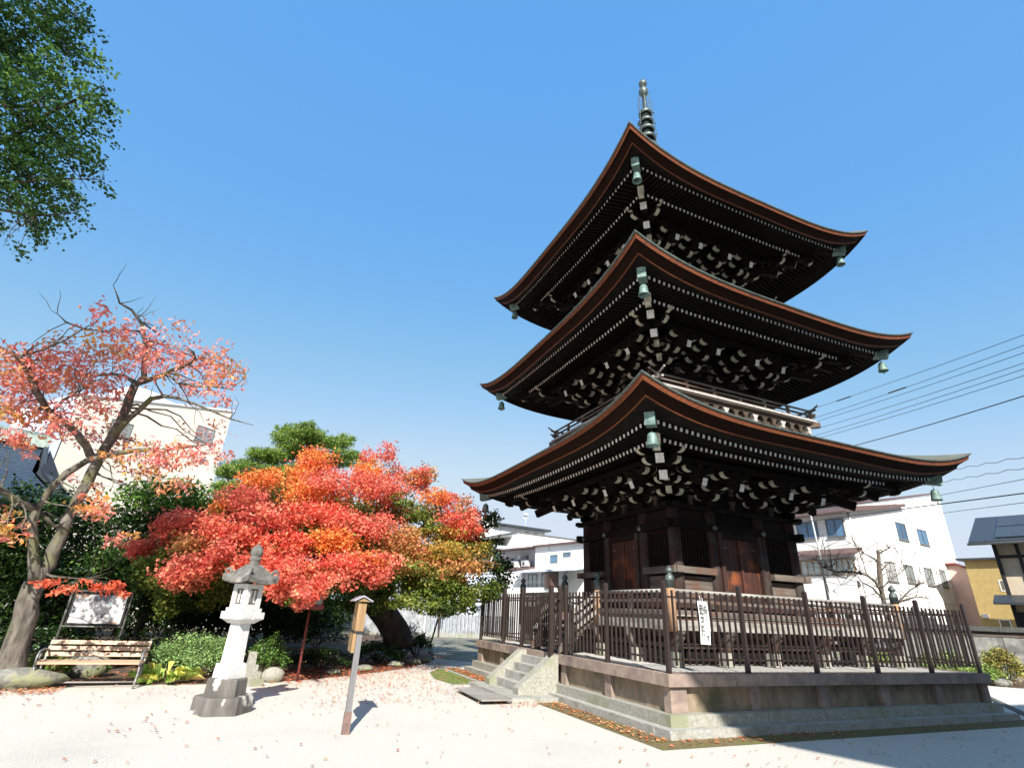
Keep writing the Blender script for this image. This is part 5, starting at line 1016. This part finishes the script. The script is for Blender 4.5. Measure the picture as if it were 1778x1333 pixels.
MAPLE_CL=[[-6.77,8.02,6.7,0.65,1.0,0.24,280,'r'],[-6.1,6.87,6.21,0.56,1.0,0.32,350,'r'],[-7.62,8.16,6.72,0.46,1.0,0.19,160,'r'],[-5.78,6.28,5.71,0.44,1.0,0.26,240,'r'],[-9.21,7.3,5.76,1.04,1.0,0.3,700,'o'],[-8.28,6.72,5.57,1.03,1.0,0.33,800,'o'],[-10.24,6.83,5.23,0.96,1.0,0.23,600,'o'],[-10.97,6.32,4.94,0.72,1.0,0.22,480,'o'],[-11.68,5.78,4.27,0.58,1.0,0.2,420,'o'],[-11.16,5.31,4.05,0.83,1.0,0.24,700,'p'],[-9.85,5.83,4.72,1.11,1.0,0.26,840,'o'],[-8.53,5.24,4.69,1.14,1.0,0.3,960,'p'],[-7.18,6.06,5.19,1.03,1.0,0.33,800,'p'],[-6.55,5.94,4.67,0.82,1.0,0.24,480,'g'],[-10.47,4.83,3.66,0.98,1.0,0.19,720,'p'],[-9.29,4.3,3.79,1.01,1.0,0.23,840,'r'],[-8.19,4.2,3.81,1.05,1.0,0.24,840,'p'],[-12.34,5.21,3.51,0.76,1.0,0.19,600,'p'],[-13.01,5.62,3.26,0.59,1.0,0.19,480,'r'],[-13.3,5.57,2.85,0.43,1.0,0.22,420,'r'],[-12.37,4.7,2.79,0.71,1.0,0.2,700,'q'],[-11.35,4.3,3.13,0.74,1.0,0.21,700,'r'],[-10.2,3.83,2.97,0.92,1.0,0.18,720,'r'],[-11.76,3.76,2.28,0.67,1.0,0.22,800,'p'],[-11.91,3.44,2.0,0.45,1.0,0.16,420,'p'],[-11.16,3.31,2.5,0.55,1.0,0.19,560,'r'],[-10.51,3.33,2.48,0.43,1.0,0.17,360,'r'],[-9.82,2.93,2.31,0.65,1.0,0.19,630,'r'],[-9.04,3.08,2.57,0.77,1.0,0.21,700,'r'],[-8.15,3.18,2.57,0.79,1.0,0.21,700,'p'],[-7.68,3.51,2.85,0.84,1.0,0.19,600,'p'],[-8.42,3.02,2.26,0.54,1.0,0.15,350,'p'],[-9.74,2.72,1.91,0.48,1.0,0.16,420,'p'],[-9.41,1.5,1.76,0.39,1.0,0.15,360,'p'],[-9.2,1.59,1.98,0.34,1.0,0.15,300,'r'],[-9.76,1.72,2.07,0.4,1.0,0.15,360,'r'],[-9.26,2.6,1.74,0.31,1.0,0.13,220,'p'],[-9.03,4.08,3.09,0.99,1.0,0.16,600,'o'],[-6.92,4.49,3.55,0.93,1.0,0.25,700,'q'],[-6.39,4.37,3.25,0.93,1.0,0.21,600,'q'],[-5.44,5.67,4.85,0.94,1.0,0.24,540,'r'],[-4.65,4.9,4.44,0.61,1.0,0.24,360,'r'],[-5.13,4.53,3.98,0.89,1.0,0.19,450,'r'],[-5.44,4.63,3.61,0.78,1.0,0.19,400,'y'],[-4.25,4.76,3.82,0.61,1.0,0.19,300,'d'],[-3.92,5.17,4.27,0.53,1.0,0.2,250,'d'],[-5.88,5.27,4.18,0.6,1.0,0.19,300,'g'],[-5.22,4.04,3.16,0.94,1.0,0.17,500,'y'],[-4.2,4.21,2.99,0.48,1.0,0.22,300,'d'],[-5.92,3.94,2.77,0.9,1.0,0.2,600,'q'],[-4.88,3.82,2.67,0.82,1.0,0.21,540,'q'],[-6.7,4.13,2.57,0.89,1.0,0.2,600,'g'],[-6.09,3.78,2.28,0.89,1.0,0.23,700,'g'],[-4.98,3.96,2.27,0.73,1.0,0.24,560,'g'],[-3.83,4.6,2.61,0.39,1.0,0.25,280,'d'],[-4.23,4.22,2.08,0.41,1.0,0.2,264,'d'],[-5.28,4.06,1.94,0.73,1.0,0.2,480,'g'],[-6.35,3.84,1.82,0.78,1.0,0.18,540,'g'],[-7.1,5.03,1.94,0.63,1.0,0.23,490,'d'],[-5.72,4.19,1.61,0.62,1.0,0.13,280,'d'],[-4.85,4.23,1.81,0.46,1.0,0.16,250,'g'],[-11.35,4.8,1.86,0.59,1.0,0.24,640,'g'],[-12.34,4.7,1.67,0.55,1.0,0.23,640,'g'],[-12.94,5.12,2.27,0.49,1.0,0.23,560,'g'],[-7.64,5.13,3.38,0.93,1.0,0.25,700,'g'],[-8.96,5.78,3.58,0.92,1.0,0.25,700,'g'],[-10.56,5.83,3.44,0.67,1.0,0.2,480,'g'],[-6.76,6.5,4.24,0.93,1.0,0.28,630,'q'],[-8.67,6.76,4.55,1.2,1.0,0.24,720,'g'],[-13.3,6.08,2.07,0.44,1.0,0.25,480,'d'],[-10.71,5.33,2.06,0.47,1.0,0.21,420,'d'],[-7.93,6.18,1.83,0.56,1.0,0.21,360,'d'],[-11.96,5.25,1.49,0.57,1.0,0.17,480,'d'],[-6.15,6.88,3.29,1.26,1.0,0.28,840,'d'],[-7.99,8.2,3.83,1.74,1.0,0.33,1280,'d'],[-10.95,7.82,4.45,1.36,1.0,0.32,1120,'d'],[-4.38,7.44,3.88,1.15,1.0,0.3,700,'d'],[-8.28,3.81,2.08,0.65,1.0,0.15,400,'d'],[-4.16,4.41,3.44,0.59,1.0,0.18,300,'y']]
RD = dict(r=[(.85, .14, .10), (.88, .22, .13), (.74, .09, .07), (.88, .29, .15)], o=[(.86, .24, .06), (.87, .32, .07), (.83, .18, .07), (.86, .38, .10)],
          p=[(.80, .22, .15), (.85, .18, .13), (.87, .34, .19), (.68, .12, .09)], q=[(.55, .28, .10), (.62, .20, .10), (.36, .30, .08), (.70, .34, .12)],
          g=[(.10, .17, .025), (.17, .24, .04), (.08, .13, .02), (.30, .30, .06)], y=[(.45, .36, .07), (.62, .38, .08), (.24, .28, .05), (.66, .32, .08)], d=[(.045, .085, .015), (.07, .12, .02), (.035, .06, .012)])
# --- maple ---
mp = root('maple_tree', 'wide spreading japanese maple with layered red and orange leaves turning green at lower right', 'maple tree', (-5.8, 7.5, 0))
mb = MB(); nodes = branches(mb, MAPLE_BR, 'dark_bark', 9)
tg = [c[:3] for c in MAPLE_CL]; twigs(mb, nodes, tg, 'dark_bark', r=.03, n=4, maxr=.3); mb.build('trunk', mp)
def mpal(c, i): return RD[c[7]]
cl = []
for c in MAPLE_CL:
    x, y, z, rx, ry, rz, n, k = c
    if x > -6.4 and k in 'rp' and rnd.random() < .4: k = 'q'
    for q in range(3):
        a = rnd.uniform(0, 6.28)
        cl.append([x + rx * .5 * math.cos(a), y + rnd.uniform(-.8, .5), z + rnd.uniform(-1.3, 1.1) * rz, rx * rnd.uniform(.45, .75), rnd.uniform(.4, .8), rz * rnd.uniform(.9, 1.6), n * 1.0, k if rnd.random() < .85 else rnd.choice('opqr' if k in 'opqr' else 'gyq')])
    cl.append([x, y + .6, z - rz * .9, rx * .9, .9, rz * .8, n * .45, 'q' if k in 'rop' and rnd.random() < .3 else ('g' if k in 'rop' else k)])
leaves('crown', cl, mpal, mp, .082, .85, seed=11, up=.35, sub=None, spread=.24, jit=.28)
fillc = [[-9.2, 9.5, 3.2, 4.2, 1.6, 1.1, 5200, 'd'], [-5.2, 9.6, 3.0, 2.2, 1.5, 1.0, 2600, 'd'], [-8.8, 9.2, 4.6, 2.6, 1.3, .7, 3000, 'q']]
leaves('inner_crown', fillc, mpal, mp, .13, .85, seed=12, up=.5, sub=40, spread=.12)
# --- cherry ---
ch = root('cherry_tree', 'old lichen covered cherry tree with sparse coral pink leaves at left', 'cherry tree', (-14.1, 1.8, 0))
mb = MB(); CB = [[[p[0], p[1], p[2], p[3] * (.5 if p[3] > .1 else .66)] for p in b] for b in CHERRY_BR]; nodes = branches(mb, CB, 'bark', 10)
tg = []
for c in CHERRY_CL:
    for q in range(2): tg.append((c[0] + rnd.uniform(-1, 1) * c[3], c[1] + rnd.uniform(-1, 1) * c[4], c[2] + rnd.uniform(-1, 1) * c[5]))
twigs(mb, nodes, tg, 'bark', r=.014, n=4, maxr=.16)
for q in range(20):   # bare twig ends above the crown
    b = rnd.choice([n_ for n_ in nodes if n_[1] < .06 and n_[0].z > 5.6]); a = b[0]; pts = [(*a, min(.012, b[1]))]; dr = Vector((rnd.uniform(-.9, .9), rnd.uniform(-.5, .5), rnd.uniform(.1, 1))).normalized()
    for s_ in range(4): dr = (dr + Vector((rnd.uniform(-.4, .4), rnd.uniform(-.4, .4), rnd.uniform(-.2, .4)))).normalized(); a = a + dr * .16; pts.append((*a, .009 - .002 * s_))
    mb.tube(pts, 'bark', 4, caps=False)
# trunk flare, roots and knots
for t in range(5):
    an = t * 1.25 + .3; mb.tube([(-14.25 + .12 * math.cos(an), 1.75 + .12 * math.sin(an), .4, .16), (-14.25 + .35 * math.cos(an), 1.8 + .35 * math.sin(an), .06, .11), (-14.2 + .75 * math.cos(an), 1.85 + .8 * math.sin(an), -.06, .06)], 'bark', 8, wob=.1)
mb.build('trunk', ch)
CP = [(.84, .24, .20), (.88, .32, .28), (.76, .14, .11), (.84, .38, .22), (.66, .34, .13), (.90, .42, .40)]
CO = [(.62, .30, .08), (.72, .34, .09), (.45, .36, .08), (.66, .18, .08)]
CR = [(.68, .13, .06), (.72, .2, .1), (.6, .1, .05)]
def cpal(c, i): return CR if c[2] < 1.9 else (CO + CP[:2] if c[2] < 3.6 or (i % 7 == 0) else CP)
leaves('crown', [c[:6] + [c[6] * (.9 if c[2] > 1.9 else .8)] for c in CHERRY_CL], cpal, ch, .125, .46, seed=21, up=.15, sub=None, spread=.26, droop=.6, jit=.2)
# --- ginkgo hanging in from upper left ---
gk = root('ginkgo_tree', 'tall green ginkgo tree whose leafy boughs hang in at the upper left', 'ginkgo tree', (-19.2, -2.5, 0))
mb = MB(); mb.tube([(-19.4, -2.6, -.1, .6), (-19.3, -2.6, 2, .45), (-19.2, -2.5, 7, .38), (-19.1, -2.4, 12, .28), (-19.2, -2.4, 17, .12)], 'bark', 12, wob=.05)
GB = [[[-19.2, -2.45, 6 + i * 1.2, .16]] + b[1:] for i, b in enumerate(GINKGO_BR)]
GB = [[[p[0], p[1], p[2], p[3] * .6] for p in b_] for b_ in GB]; nodes = branches(mb, GB, 'dark_bark', 7)
tg = [(c[0] + rnd.uniform(-.6, .6) * c[3], c[1] + rnd.uniform(-.5, .5), c[2] + rnd.uniform(-.6, .6) * c[5]) for c in GINKGO_CL for q in range(4)]
twigs(mb, nodes, tg, 'dark_bark', r=.012, n=4, maxr=.12); mb.build('trunk', gk)
G1 = [(.028, .075, .012), (.045, .11, .018), (.02, .055, .01)]; G2 = [(.09, .20, .03), (.16, .28, .05), (.05, .12, .02)]
gsp = []
for ci, c in enumerate(GINKGO_CL):
    c[2] += .22
    ns = max(3, int(c[6] / 17))
    for q in range(ns):
        x0 = c[0] - .12 + rnd.uniform(-.9, .35) * c[3]; y0 = c[1] + rnd.uniform(-.6, .6); z0 = c[2] + rnd.uniform(-.9, 1) * c[5]; Ls = rnd.uniform(.5, 1.1) * min(c[3], 1.0); sl = rnd.uniform(-.5, -.05)
        for t in range(5):
            u = t / 4; gsp.append([x0 + Ls * u * .95, y0 + Ls * u * .3 + rnd.uniform(-.05, .05), z0 + Ls * u * sl - .15 * u * u, .11, .12, .055, 9 * (1.25 - .6 * u), 1 if ci in (4, 5, 6, 9) and rnd.random() < .6 else 0])
for c in GINKGO_CL:
    if c[3] * 90 > 30 and c[0] < -15.3: gsp.append([c[0] - .2, c[1] + .3, c[2], c[3] * .7, .8, c[5] * .6, c[6] * .9, 0])
leaves('crown', gsp, lambda c, i: G2 if c[7] else G1, gk, .066, .9, seed=31, up=.3, sub=3, spread=.55, droop=.4)
leaves('high_crown', [[-19.2 + 2.2 * math.cos(a), -2.4 + 2.2 * math.sin(a), z, 1.6, 1.6, 1.1, 500] for a, z in ((2, 9), (3, 11), (4, 9.5), (1.6, 13), (3.4, 14), (0, 16), (5.4, 8), (2.6, 16))], lambda c, i: G1, gk, .13, .9, seed=32, sub=None, spread=.2)
# --- pine ---
pn = root('pine_tree', 'green pine with flat needle pads rising behind the red maple', 'pine tree', (-9.6, 14.2, 0))
mb = MB(); br = [[[-9.6, 14.3, -.1, .3], [-9.7, 14.3, 3, .25], [-9.4, 14.3, 6, .2], [-9.6, 14.3, 8, .12], [-9.9, 14.3, 9.2, .04]]]; nodes = branches(mb, br, 'dark_bark', 8)
twigs(mb, nodes, [c[:3] for c in PINE_CL], 'dark_bark', r=.04, n=5, maxr=.3); mb.build('trunk', pn)
leaves('crown', [c[:4] + [c[4] * .8, c[5] * .75, c[6] * 4] for c in PINE_CL], lambda c, i: [(.19, .31, .05), (.26, .38, .07), (.32, .42, .10), (.12, .2, .035)], pn, .2, .2, seed=41, up=.2, sub=None, spread=.2, jit=.3)
# --- dark evergreens filling the left background ---
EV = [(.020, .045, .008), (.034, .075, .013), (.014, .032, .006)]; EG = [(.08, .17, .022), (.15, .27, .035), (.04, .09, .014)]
def tree(name, label, cat, x, y, parts, pal, size=.12, asp=.55, seed=1, trunk=.12, group=None, bark='dark_bark', mname='leaf', up=.3):
    t = root(name, label, cat, (x, y, 0), group=group); mb = MB(); zt = max(p[2] for p in parts)
    nd = branches(mb, [[[x, y, -.1, trunk], [x + .1, y, zt * .5, trunk * .8], [x, y, zt, trunk * .3]]], bark, 7); twigs(mb, nd, [p[:3] for p in parts], bark, r=.03, n=5, maxr=1); mb.build('trunk', t)
    parts = [q[:6] + [q[6] * 1.5] for q in parts]; size *= 1.2
    leaves('crown', parts, pal if callable(pal) else (lambda c, i: pal), t, size, asp, seed=seed, sub=None, spread=.17, mname=mname, up=up); return t
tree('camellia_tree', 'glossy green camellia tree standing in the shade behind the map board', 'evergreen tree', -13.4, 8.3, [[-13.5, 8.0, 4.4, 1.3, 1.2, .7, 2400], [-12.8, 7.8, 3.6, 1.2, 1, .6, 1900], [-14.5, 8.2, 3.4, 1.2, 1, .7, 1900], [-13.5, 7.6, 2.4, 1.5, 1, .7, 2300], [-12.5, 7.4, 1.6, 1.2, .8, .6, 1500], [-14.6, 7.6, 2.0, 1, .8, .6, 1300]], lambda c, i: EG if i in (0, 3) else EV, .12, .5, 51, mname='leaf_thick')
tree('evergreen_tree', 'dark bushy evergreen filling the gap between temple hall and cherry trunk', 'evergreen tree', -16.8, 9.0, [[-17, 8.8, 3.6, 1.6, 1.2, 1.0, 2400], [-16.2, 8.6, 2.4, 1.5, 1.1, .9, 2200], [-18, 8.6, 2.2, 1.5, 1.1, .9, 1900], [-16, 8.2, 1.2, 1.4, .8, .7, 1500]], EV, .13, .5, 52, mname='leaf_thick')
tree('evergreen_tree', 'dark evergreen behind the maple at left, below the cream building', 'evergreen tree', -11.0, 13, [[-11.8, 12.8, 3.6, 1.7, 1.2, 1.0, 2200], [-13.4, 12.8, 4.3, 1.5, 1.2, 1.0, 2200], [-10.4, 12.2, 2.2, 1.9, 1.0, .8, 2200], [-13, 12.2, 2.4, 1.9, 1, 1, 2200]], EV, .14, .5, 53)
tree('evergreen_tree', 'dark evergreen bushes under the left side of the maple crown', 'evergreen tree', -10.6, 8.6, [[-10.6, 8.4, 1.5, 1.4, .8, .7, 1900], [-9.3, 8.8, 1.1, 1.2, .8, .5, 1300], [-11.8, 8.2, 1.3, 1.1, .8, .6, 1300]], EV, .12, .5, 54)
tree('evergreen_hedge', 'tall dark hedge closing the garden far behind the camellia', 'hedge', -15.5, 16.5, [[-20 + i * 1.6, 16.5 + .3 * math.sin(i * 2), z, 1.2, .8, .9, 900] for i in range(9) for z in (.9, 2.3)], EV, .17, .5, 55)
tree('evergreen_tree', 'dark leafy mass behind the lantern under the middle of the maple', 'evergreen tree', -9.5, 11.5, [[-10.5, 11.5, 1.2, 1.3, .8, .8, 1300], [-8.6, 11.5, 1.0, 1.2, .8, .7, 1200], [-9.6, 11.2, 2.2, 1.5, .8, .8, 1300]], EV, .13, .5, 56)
def bush(name, label, cat, x, y, rx, ry, h, n, pal, size=.06, asp=.5, seed=1, mname='leaf_thick', group=None, z=0):
    t = root(name, label, cat, (x, y, 0), group=group); mb = MB()
    for i in range(9): a = i * .7; mb.tube([(x + .05 * math.cos(a), y + .05 * math.sin(a), 0, .015), (x + rx * .4 * math.cos(a), y + ry * .4 * math.sin(a), h * .5, .01), (x + rx * .7 * math.cos(a), y + ry * .7 * math.sin(a), h * .8, .004)], 'dark_bark', 4, caps=False)
    mb.build('stem', t)
    rg = random.Random(seed); cl = []
    for i in range(26):
        a = rg.uniform(0, 6.28); ph = math.acos(rg.uniform(0, 1)); s_ = rg.uniform(.62, .8)
        cl.append([x + rx * s_ * math.sin(ph) * math.cos(a), y + ry * s_ * math.sin(ph) * math.sin(a), h * .25 + h * .6 * math.cos(ph) * s_ * 1.1, rx * .27, ry * .27, h * .16, n / 30.])
    cl.append([x, y, h * .42, rx * .6, ry * .6, h * .3, n / 8.])
    leaves('foliage', cl, pal if callable(pal) else (lambda c, i: pal), t, size, asp, seed=seed, sub=None, spread=.3, mname=mname, up=.5); return t
AZ = [(.18, .31, .09), (.27, .41, .14), (.12, .22, .05), (.33, .46, .19)]
bush('azalea_bush', 'dense rounded bright green azalea bush left of the stone lantern', 'bush', -11.35, 3.1, .95, .8, 1.05, 8500, AZ, .05, .55, 61)
bush('azalea_bush', 'smaller clipped green bush just right of the stone lantern shaft', 'bush', -9.85, 3.3, .55, .5, .95, 3000, [(.08, .17, .03), (.13, .25, .05), (.05, .11, .02)], .055, .5, 62)
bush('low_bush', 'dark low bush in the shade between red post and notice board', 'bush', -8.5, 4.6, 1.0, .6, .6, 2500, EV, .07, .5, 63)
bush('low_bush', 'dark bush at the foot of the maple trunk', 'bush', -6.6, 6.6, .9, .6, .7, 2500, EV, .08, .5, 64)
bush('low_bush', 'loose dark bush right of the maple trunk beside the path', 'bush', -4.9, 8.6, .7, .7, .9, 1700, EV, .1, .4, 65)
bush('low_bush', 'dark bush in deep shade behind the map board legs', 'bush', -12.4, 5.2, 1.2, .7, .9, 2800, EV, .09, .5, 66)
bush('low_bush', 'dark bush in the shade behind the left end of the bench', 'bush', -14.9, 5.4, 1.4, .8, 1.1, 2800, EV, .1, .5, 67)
bush('flowering_bush', 'bush with pale pink blossoms in front of the plaster wall left of the maple trunk', 'bush', -8.0, 12.0, 1.1, .7, 1.2, 1700, [(.5, .34, .46), (.10, .16, .04), (.08, .12, .03), (.6, .46, .55)], .08, .6, 68)
bush('flowering_bush', 'bush with pale pink blossoms in front of the plaster wall right of the maple trunk', 'bush', -4.3, 13.5, 1.3, .7, 1.2, 1700, [(.5, .34, .46), (.12, .2, .04), (.10, .16, .04), (.6, .46, .55)], .08, .6, 69)
bush('grass_tuft', 'bright green grassy tuft between cherry trunk and bench', 'plant', -13.85, 2.55, .4, .35, .6, 1500, [(.2, .38, .05), (.3, .44, .08), (.35, .33, .14)], .14, .1, 70)
bush('leafy_shrub', 'light green leafy shrub at the left picture edge behind the cherry trunk', 'bush', -15.6, 3.2, .7, .6, 1.7, 1100, [(.25, .4, .12), (.4, .52, .2), (.14, .26, .06)], .14, .35, 71)
bush('fern_plant', 'small bright green fern below the map board', 'plant', -13.1, 3.15, .22, .2, .45, 380, [(.2, .42, .07), (.3, .5, .1)], .1, .35, 72)
SH = [(.26, .36, .09), (.40, .48, .16), (.16, .26, .05)]
for i, (x, y, rx, h, lb, pal) in enumerate(((12.6, 1.2, 1.1, 1.15, 'sunlit light green shrub touching the right end of the fence', SH), (14.0, .2, .85, 1.35, 'orange green tufted shrub in the bed before the stone wall', [(.34, .24, .06), (.36, .32, .09), (.22, .28, .06)]), (14.7, -1.4, 1.1, .8, 'low green shrub at the right picture edge before the stone wall', SH), (11.4, 3.2, 1.3, 1.2, 'green shrub seen through the right end of the fence slats', SH), (15.8, -3.2, 1.2, .8, 'low green shrub beyond the right picture edge of the bed', SH), (13.2, .6, 1.0, .75, 'low bright ground plant in front of the orange green shrub', SH))):
    bush('garden_shrub', lb, 'shrub', x, y, rx, rx * .8, h, 2600, pal, .1, .5, 80 + i, group='shrubs in the bed right of the pagoda')
# hosta with yellowing leaves
ho = root('hosta_plant', 'broad leaved hosta with yellow and green leaves beside the bench', 'plant', (-11.75, 2.1, 0))
rg = np.random.default_rng(5); V = []; T = []
for i in range(90):
    a = rg.uniform(0, 6.28); r0 = rg.uniform(.05, .34); L = rg.uniform(.2, .36); el = rg.uniform(.2, 1.25); x = -11.75 + r0 * math.cos(a) * 1.5; y = 2.1 + r0 * math.sin(a)
    d = np.array([math.cos(a) * math.cos(el) * 1.2, math.sin(a) * math.cos(el), math.sin(el)]); s = np.array([-math.sin(a), math.cos(a), 0]); b = np.array([x, y, .03 + rg.uniform(0, .15)]); m1 = b + d * L * .5 + [0, 0, .05]; tip = b + d * L + [0, 0, -.05 * (1 + el)]; Wd = L * .32
    V += [b, m1 + s * Wd * .5, tip, m1 - s * Wd * .5]; c_ = [(.80, .78, .16), (.62, .72, .18), (.40, .56, .12), (.85, .70, .26), (.26, .44, .08)][rg.integers(0, 5)]; T.append(c_)
leafmesh('leaf_blade', np.array(V), np.array(T), ho, 'leaf')
# bare pruned tree right
bt = root('bare_tree', 'bare pruned tree with knotted grey branches in front of the white building', 'bare tree', (7.0, -1.3, 0))
mb = MB(); BR = [[[p[0], p[1], p[2], p[3] * .5] for p in b] for b in BARE_BR]; BR[0] = [[BR[0][0][0], BR[0][0][1], -.05, .13]] + BR[0]
nodes = branches(mb, BR, 'pale_bark', 8, wob=.14)
for q in range(170):
    b = rnd.choice([n_ for n_ in nodes if n_[1] < .09]); a = b[0]; dr = Vector((rnd.uniform(-1, 1), rnd.uniform(-1, 1), rnd.uniform(-.35, 1))).normalized(); pts = [(*a, min(.014, b[1]))]
    for s_ in range(5): dr = (dr + Vector((rnd.uniform(-.4, .4), rnd.uniform(-.4, .4), rnd.uniform(-.25, .3)))).normalized(); a = a + dr * rnd.uniform(.08, .2); pts.append((*a, .010 - .0016 * s_))
    mb.tube(pts, 'pale_bark', 4, caps=False)
mb.build('trunk', bt)
leaves('dry_leaves', [[9, -.6, 2.9, .9, .6, .3, 30]], lambda c, i: [(.06, .05, .04)], bt, .07, .6, seed=90)
# bare twiggy tree behind the maple's right shoulder
b2 = root('bare_tree', 'leafless twiggy shrub tree showing above the right shoulder of the maple', 'bare tree', (-2.6, 12.5, 0))
mb = MB(); nodes = branches(mb, [[[-3.3, 12.5, 0, .035], [-2.6, 12.5, 3, .05], [-2.4, 12.4, 5, .04]], [[-2.6, 12.5, 2.6, .06], [-2.8, 12.4, 4.6, .03], [-3.3, 12.3, 5.9, .01]], [[-2.6, 12.5, 2.6, .06], [-1.7, 12.4, 4.2, .03], [-1.2, 12.3, 5.2, .01]]], 'pale_bark', 6)
for q in range(160):
    b = rnd.choice([n_ for n_ in nodes if n_[0].z > 2.5]); a = b[0]; dr = Vector((rnd.uniform(-1, 1), rnd.uniform(-.6, .6), rnd.uniform(-.1, 1))).normalized(); pts = [(*a, .012)]
    for s_ in range(5): dr = (dr + Vector((rnd.uniform(-.4, .4), rnd.uniform(-.4, .4), rnd.uniform(-.25, .3)))).normalized(); a = a + dr * rnd.uniform(.12, .3); pts.append((*a, .010 - .0016 * s_))
    mb.tube(pts, 'pale_bark', 4, caps=False)
mb.build('trunk', b2)
leaves('dry_leaves', [[-2.4, 12.4, 4.6, 1.3, .6, .8, 350]], lambda c, i: [(.35, .2, .07), (.2, .2, .06)], b2, .08, .6, seed=92)

# ================= fallen leaves =================
rg = np.random.default_rng(77); pts = []; cols = []
RC = [(.62, .16, .08), (.70, .30, .12), (.45, .18, .08), (.74, .42, .22), (.35, .16, .09)]
def inpoly(x, y, P_):
    c = False; j = len(P_) - 1
    for i in range(len(P_)):
        if (P_[i][1] > y) != (P_[j][1] > y) and x < (P_[j][0] - P_[i][0]) * (y - P_[i][1]) / (P_[j][1] - P_[i][1]) + P_[i][0]: c = not c
        j = i
    return c
blocked = [(-4.5, 4.5, -4.5, 4.5)]
def scatter(n, x0, x1, y0, y1, keep=lambda x, y: True, pal=RC):
    for _ in range(n):
        x, y = rg.uniform(x0, x1), rg.uniform(y0, y1)
        if any(a < x < b and c < y < d for a, b, c, d in blocked) or not keep(x, y): continue
        pts.append((x, y)); cols.append(pal[rg.integers(0, len(pal))])
scatter(3600, -15, -4.8, -9, 3, lambda x, y: not inpoly(x, y, garden) and rg.random() < (.15 + .6 * max(0, (y + 4) / 7)) * (.35 + 1.3 * max(0, math.sin(x * 1.7 + 2 * math.sin(y)) * math.sin(y * 1.3 + x))))
scatter(260, -5, 6, -8, -4.6)
def near_edge(x, y):
    if inpoly(x, y, garden): return True
    return min(math.hypot(x - a, y - b) for a, b in garden[4:15]) < 1.0 * rg.random() ** 1.5 + .1
scatter(9000, -10.5, -3.5, 2.0, 10, lambda x, y: near_edge(x, y) and min(abs(x - a) + abs(y - b) for a, b in garden[4:15]) < 2.2, [(.66, .10, .05), (.72, .20, .09), (.55, .08, .04), (.75, .28, .14)])
scatter(1000, -9, -4.6, -1, 6, lambda x, y: not inpoly(x, y, garden))
scatter(500, -4.95, -4.52, 1.4, 5, pal=RC[:2]); scatter(330, -4.95, -4.55, -4.6, -1.2, pal=RC[:4]); scatter(140, -4.6, -1, -4.85, -4.52, pal=RC[:3]); scatter(250, -5.9, -5.0, -1.6, -.9, lambda x, y: rg.random() < .4, RC[:2])
scatter(700, -15.5, -11, .8, 4, lambda x, y: inpoly(x, y, garden)); scatter(500, -14.5, -13.2, .7, 1.6); scatter(900, -14, -5, 3, 9, lambda x, y: inpoly(x, y, garden))
n = len(pts); P_ = np.array(pts); L = rg.uniform(.018, .036, n)[:, None]; an = rg.uniform(0, 6.28, n); dx = np.stack([np.cos(an), np.sin(an), rg.uniform(-.25, .25, n)], 1); dy = np.stack([-np.sin(an), np.cos(an), rg.uniform(-.35, .35, n)], 1)
C = np.concatenate([P_, np.full((n, 1), .022)], 1); V = np.stack([C - dx * L, C + dy * L * .6 + [0, 0, .01], C + dx * L, C - dy * L * .6 + [0, 0, .006]], 1).reshape(-1, 3)
L0 = 0
o = leafmesh('fallen_leaves', V, np.array(cols) * rg.uniform(.7, 1.15, (n, 1)), None, 'leaf_thick'); o['kind'] = 'stuff'; o['label'] = 'red and brown fallen leaves strewn over the gravel'

# small loose stones on the gravel
n = 9000; rr = 1.2 + 9 * rg.random(n) ** .8; aa = rg.uniform(R(20), R(150), n); X_ = -10.27 + rr * np.cos(aa); Y_ = -11.67 + rr * np.sin(aa)
ok = np.array([not inpoly(x, y, garden) and not (-5.1 < x < 5.1 and -5 < y < 5) and not (-6.2 < x < -4.4 and -1.6 < y < 1.5) for x, y in zip(X_, Y_)]); X_ = X_[ok]; Y_ = Y_[ok]; n = len(X_); s_ = rg.uniform(.004, .013, n)
V = np.stack([np.stack([X_ + s_ * math.cos(t) * rg.uniform(.7, 1.3, n), Y_ + s_ * math.sin(t) * rg.uniform(.7, 1.3, n), np.full(n, -.001)], 1) for t in (0, 1.57, 3.14, 4.71)] + [np.stack([X_, Y_, s_ * .75], 1)], 1).reshape(-1, 3)
F_ = [(5 * i + a_, 5 * i + (a_ + 1) % 4, 5 * i + 4) for i in range(n) for a_ in range(4)]
me = bpy.data.meshes.new('gravel_stones'); me.from_pydata(V.tolist(), [], F_); me.materials.append(MATS['pebble']); o = bpy.data.objects.new('gravel_stones', me); COL.objects.link(o); o['kind'] = 'stuff'; o['label'] = 'small loose stones on the pale gravel'
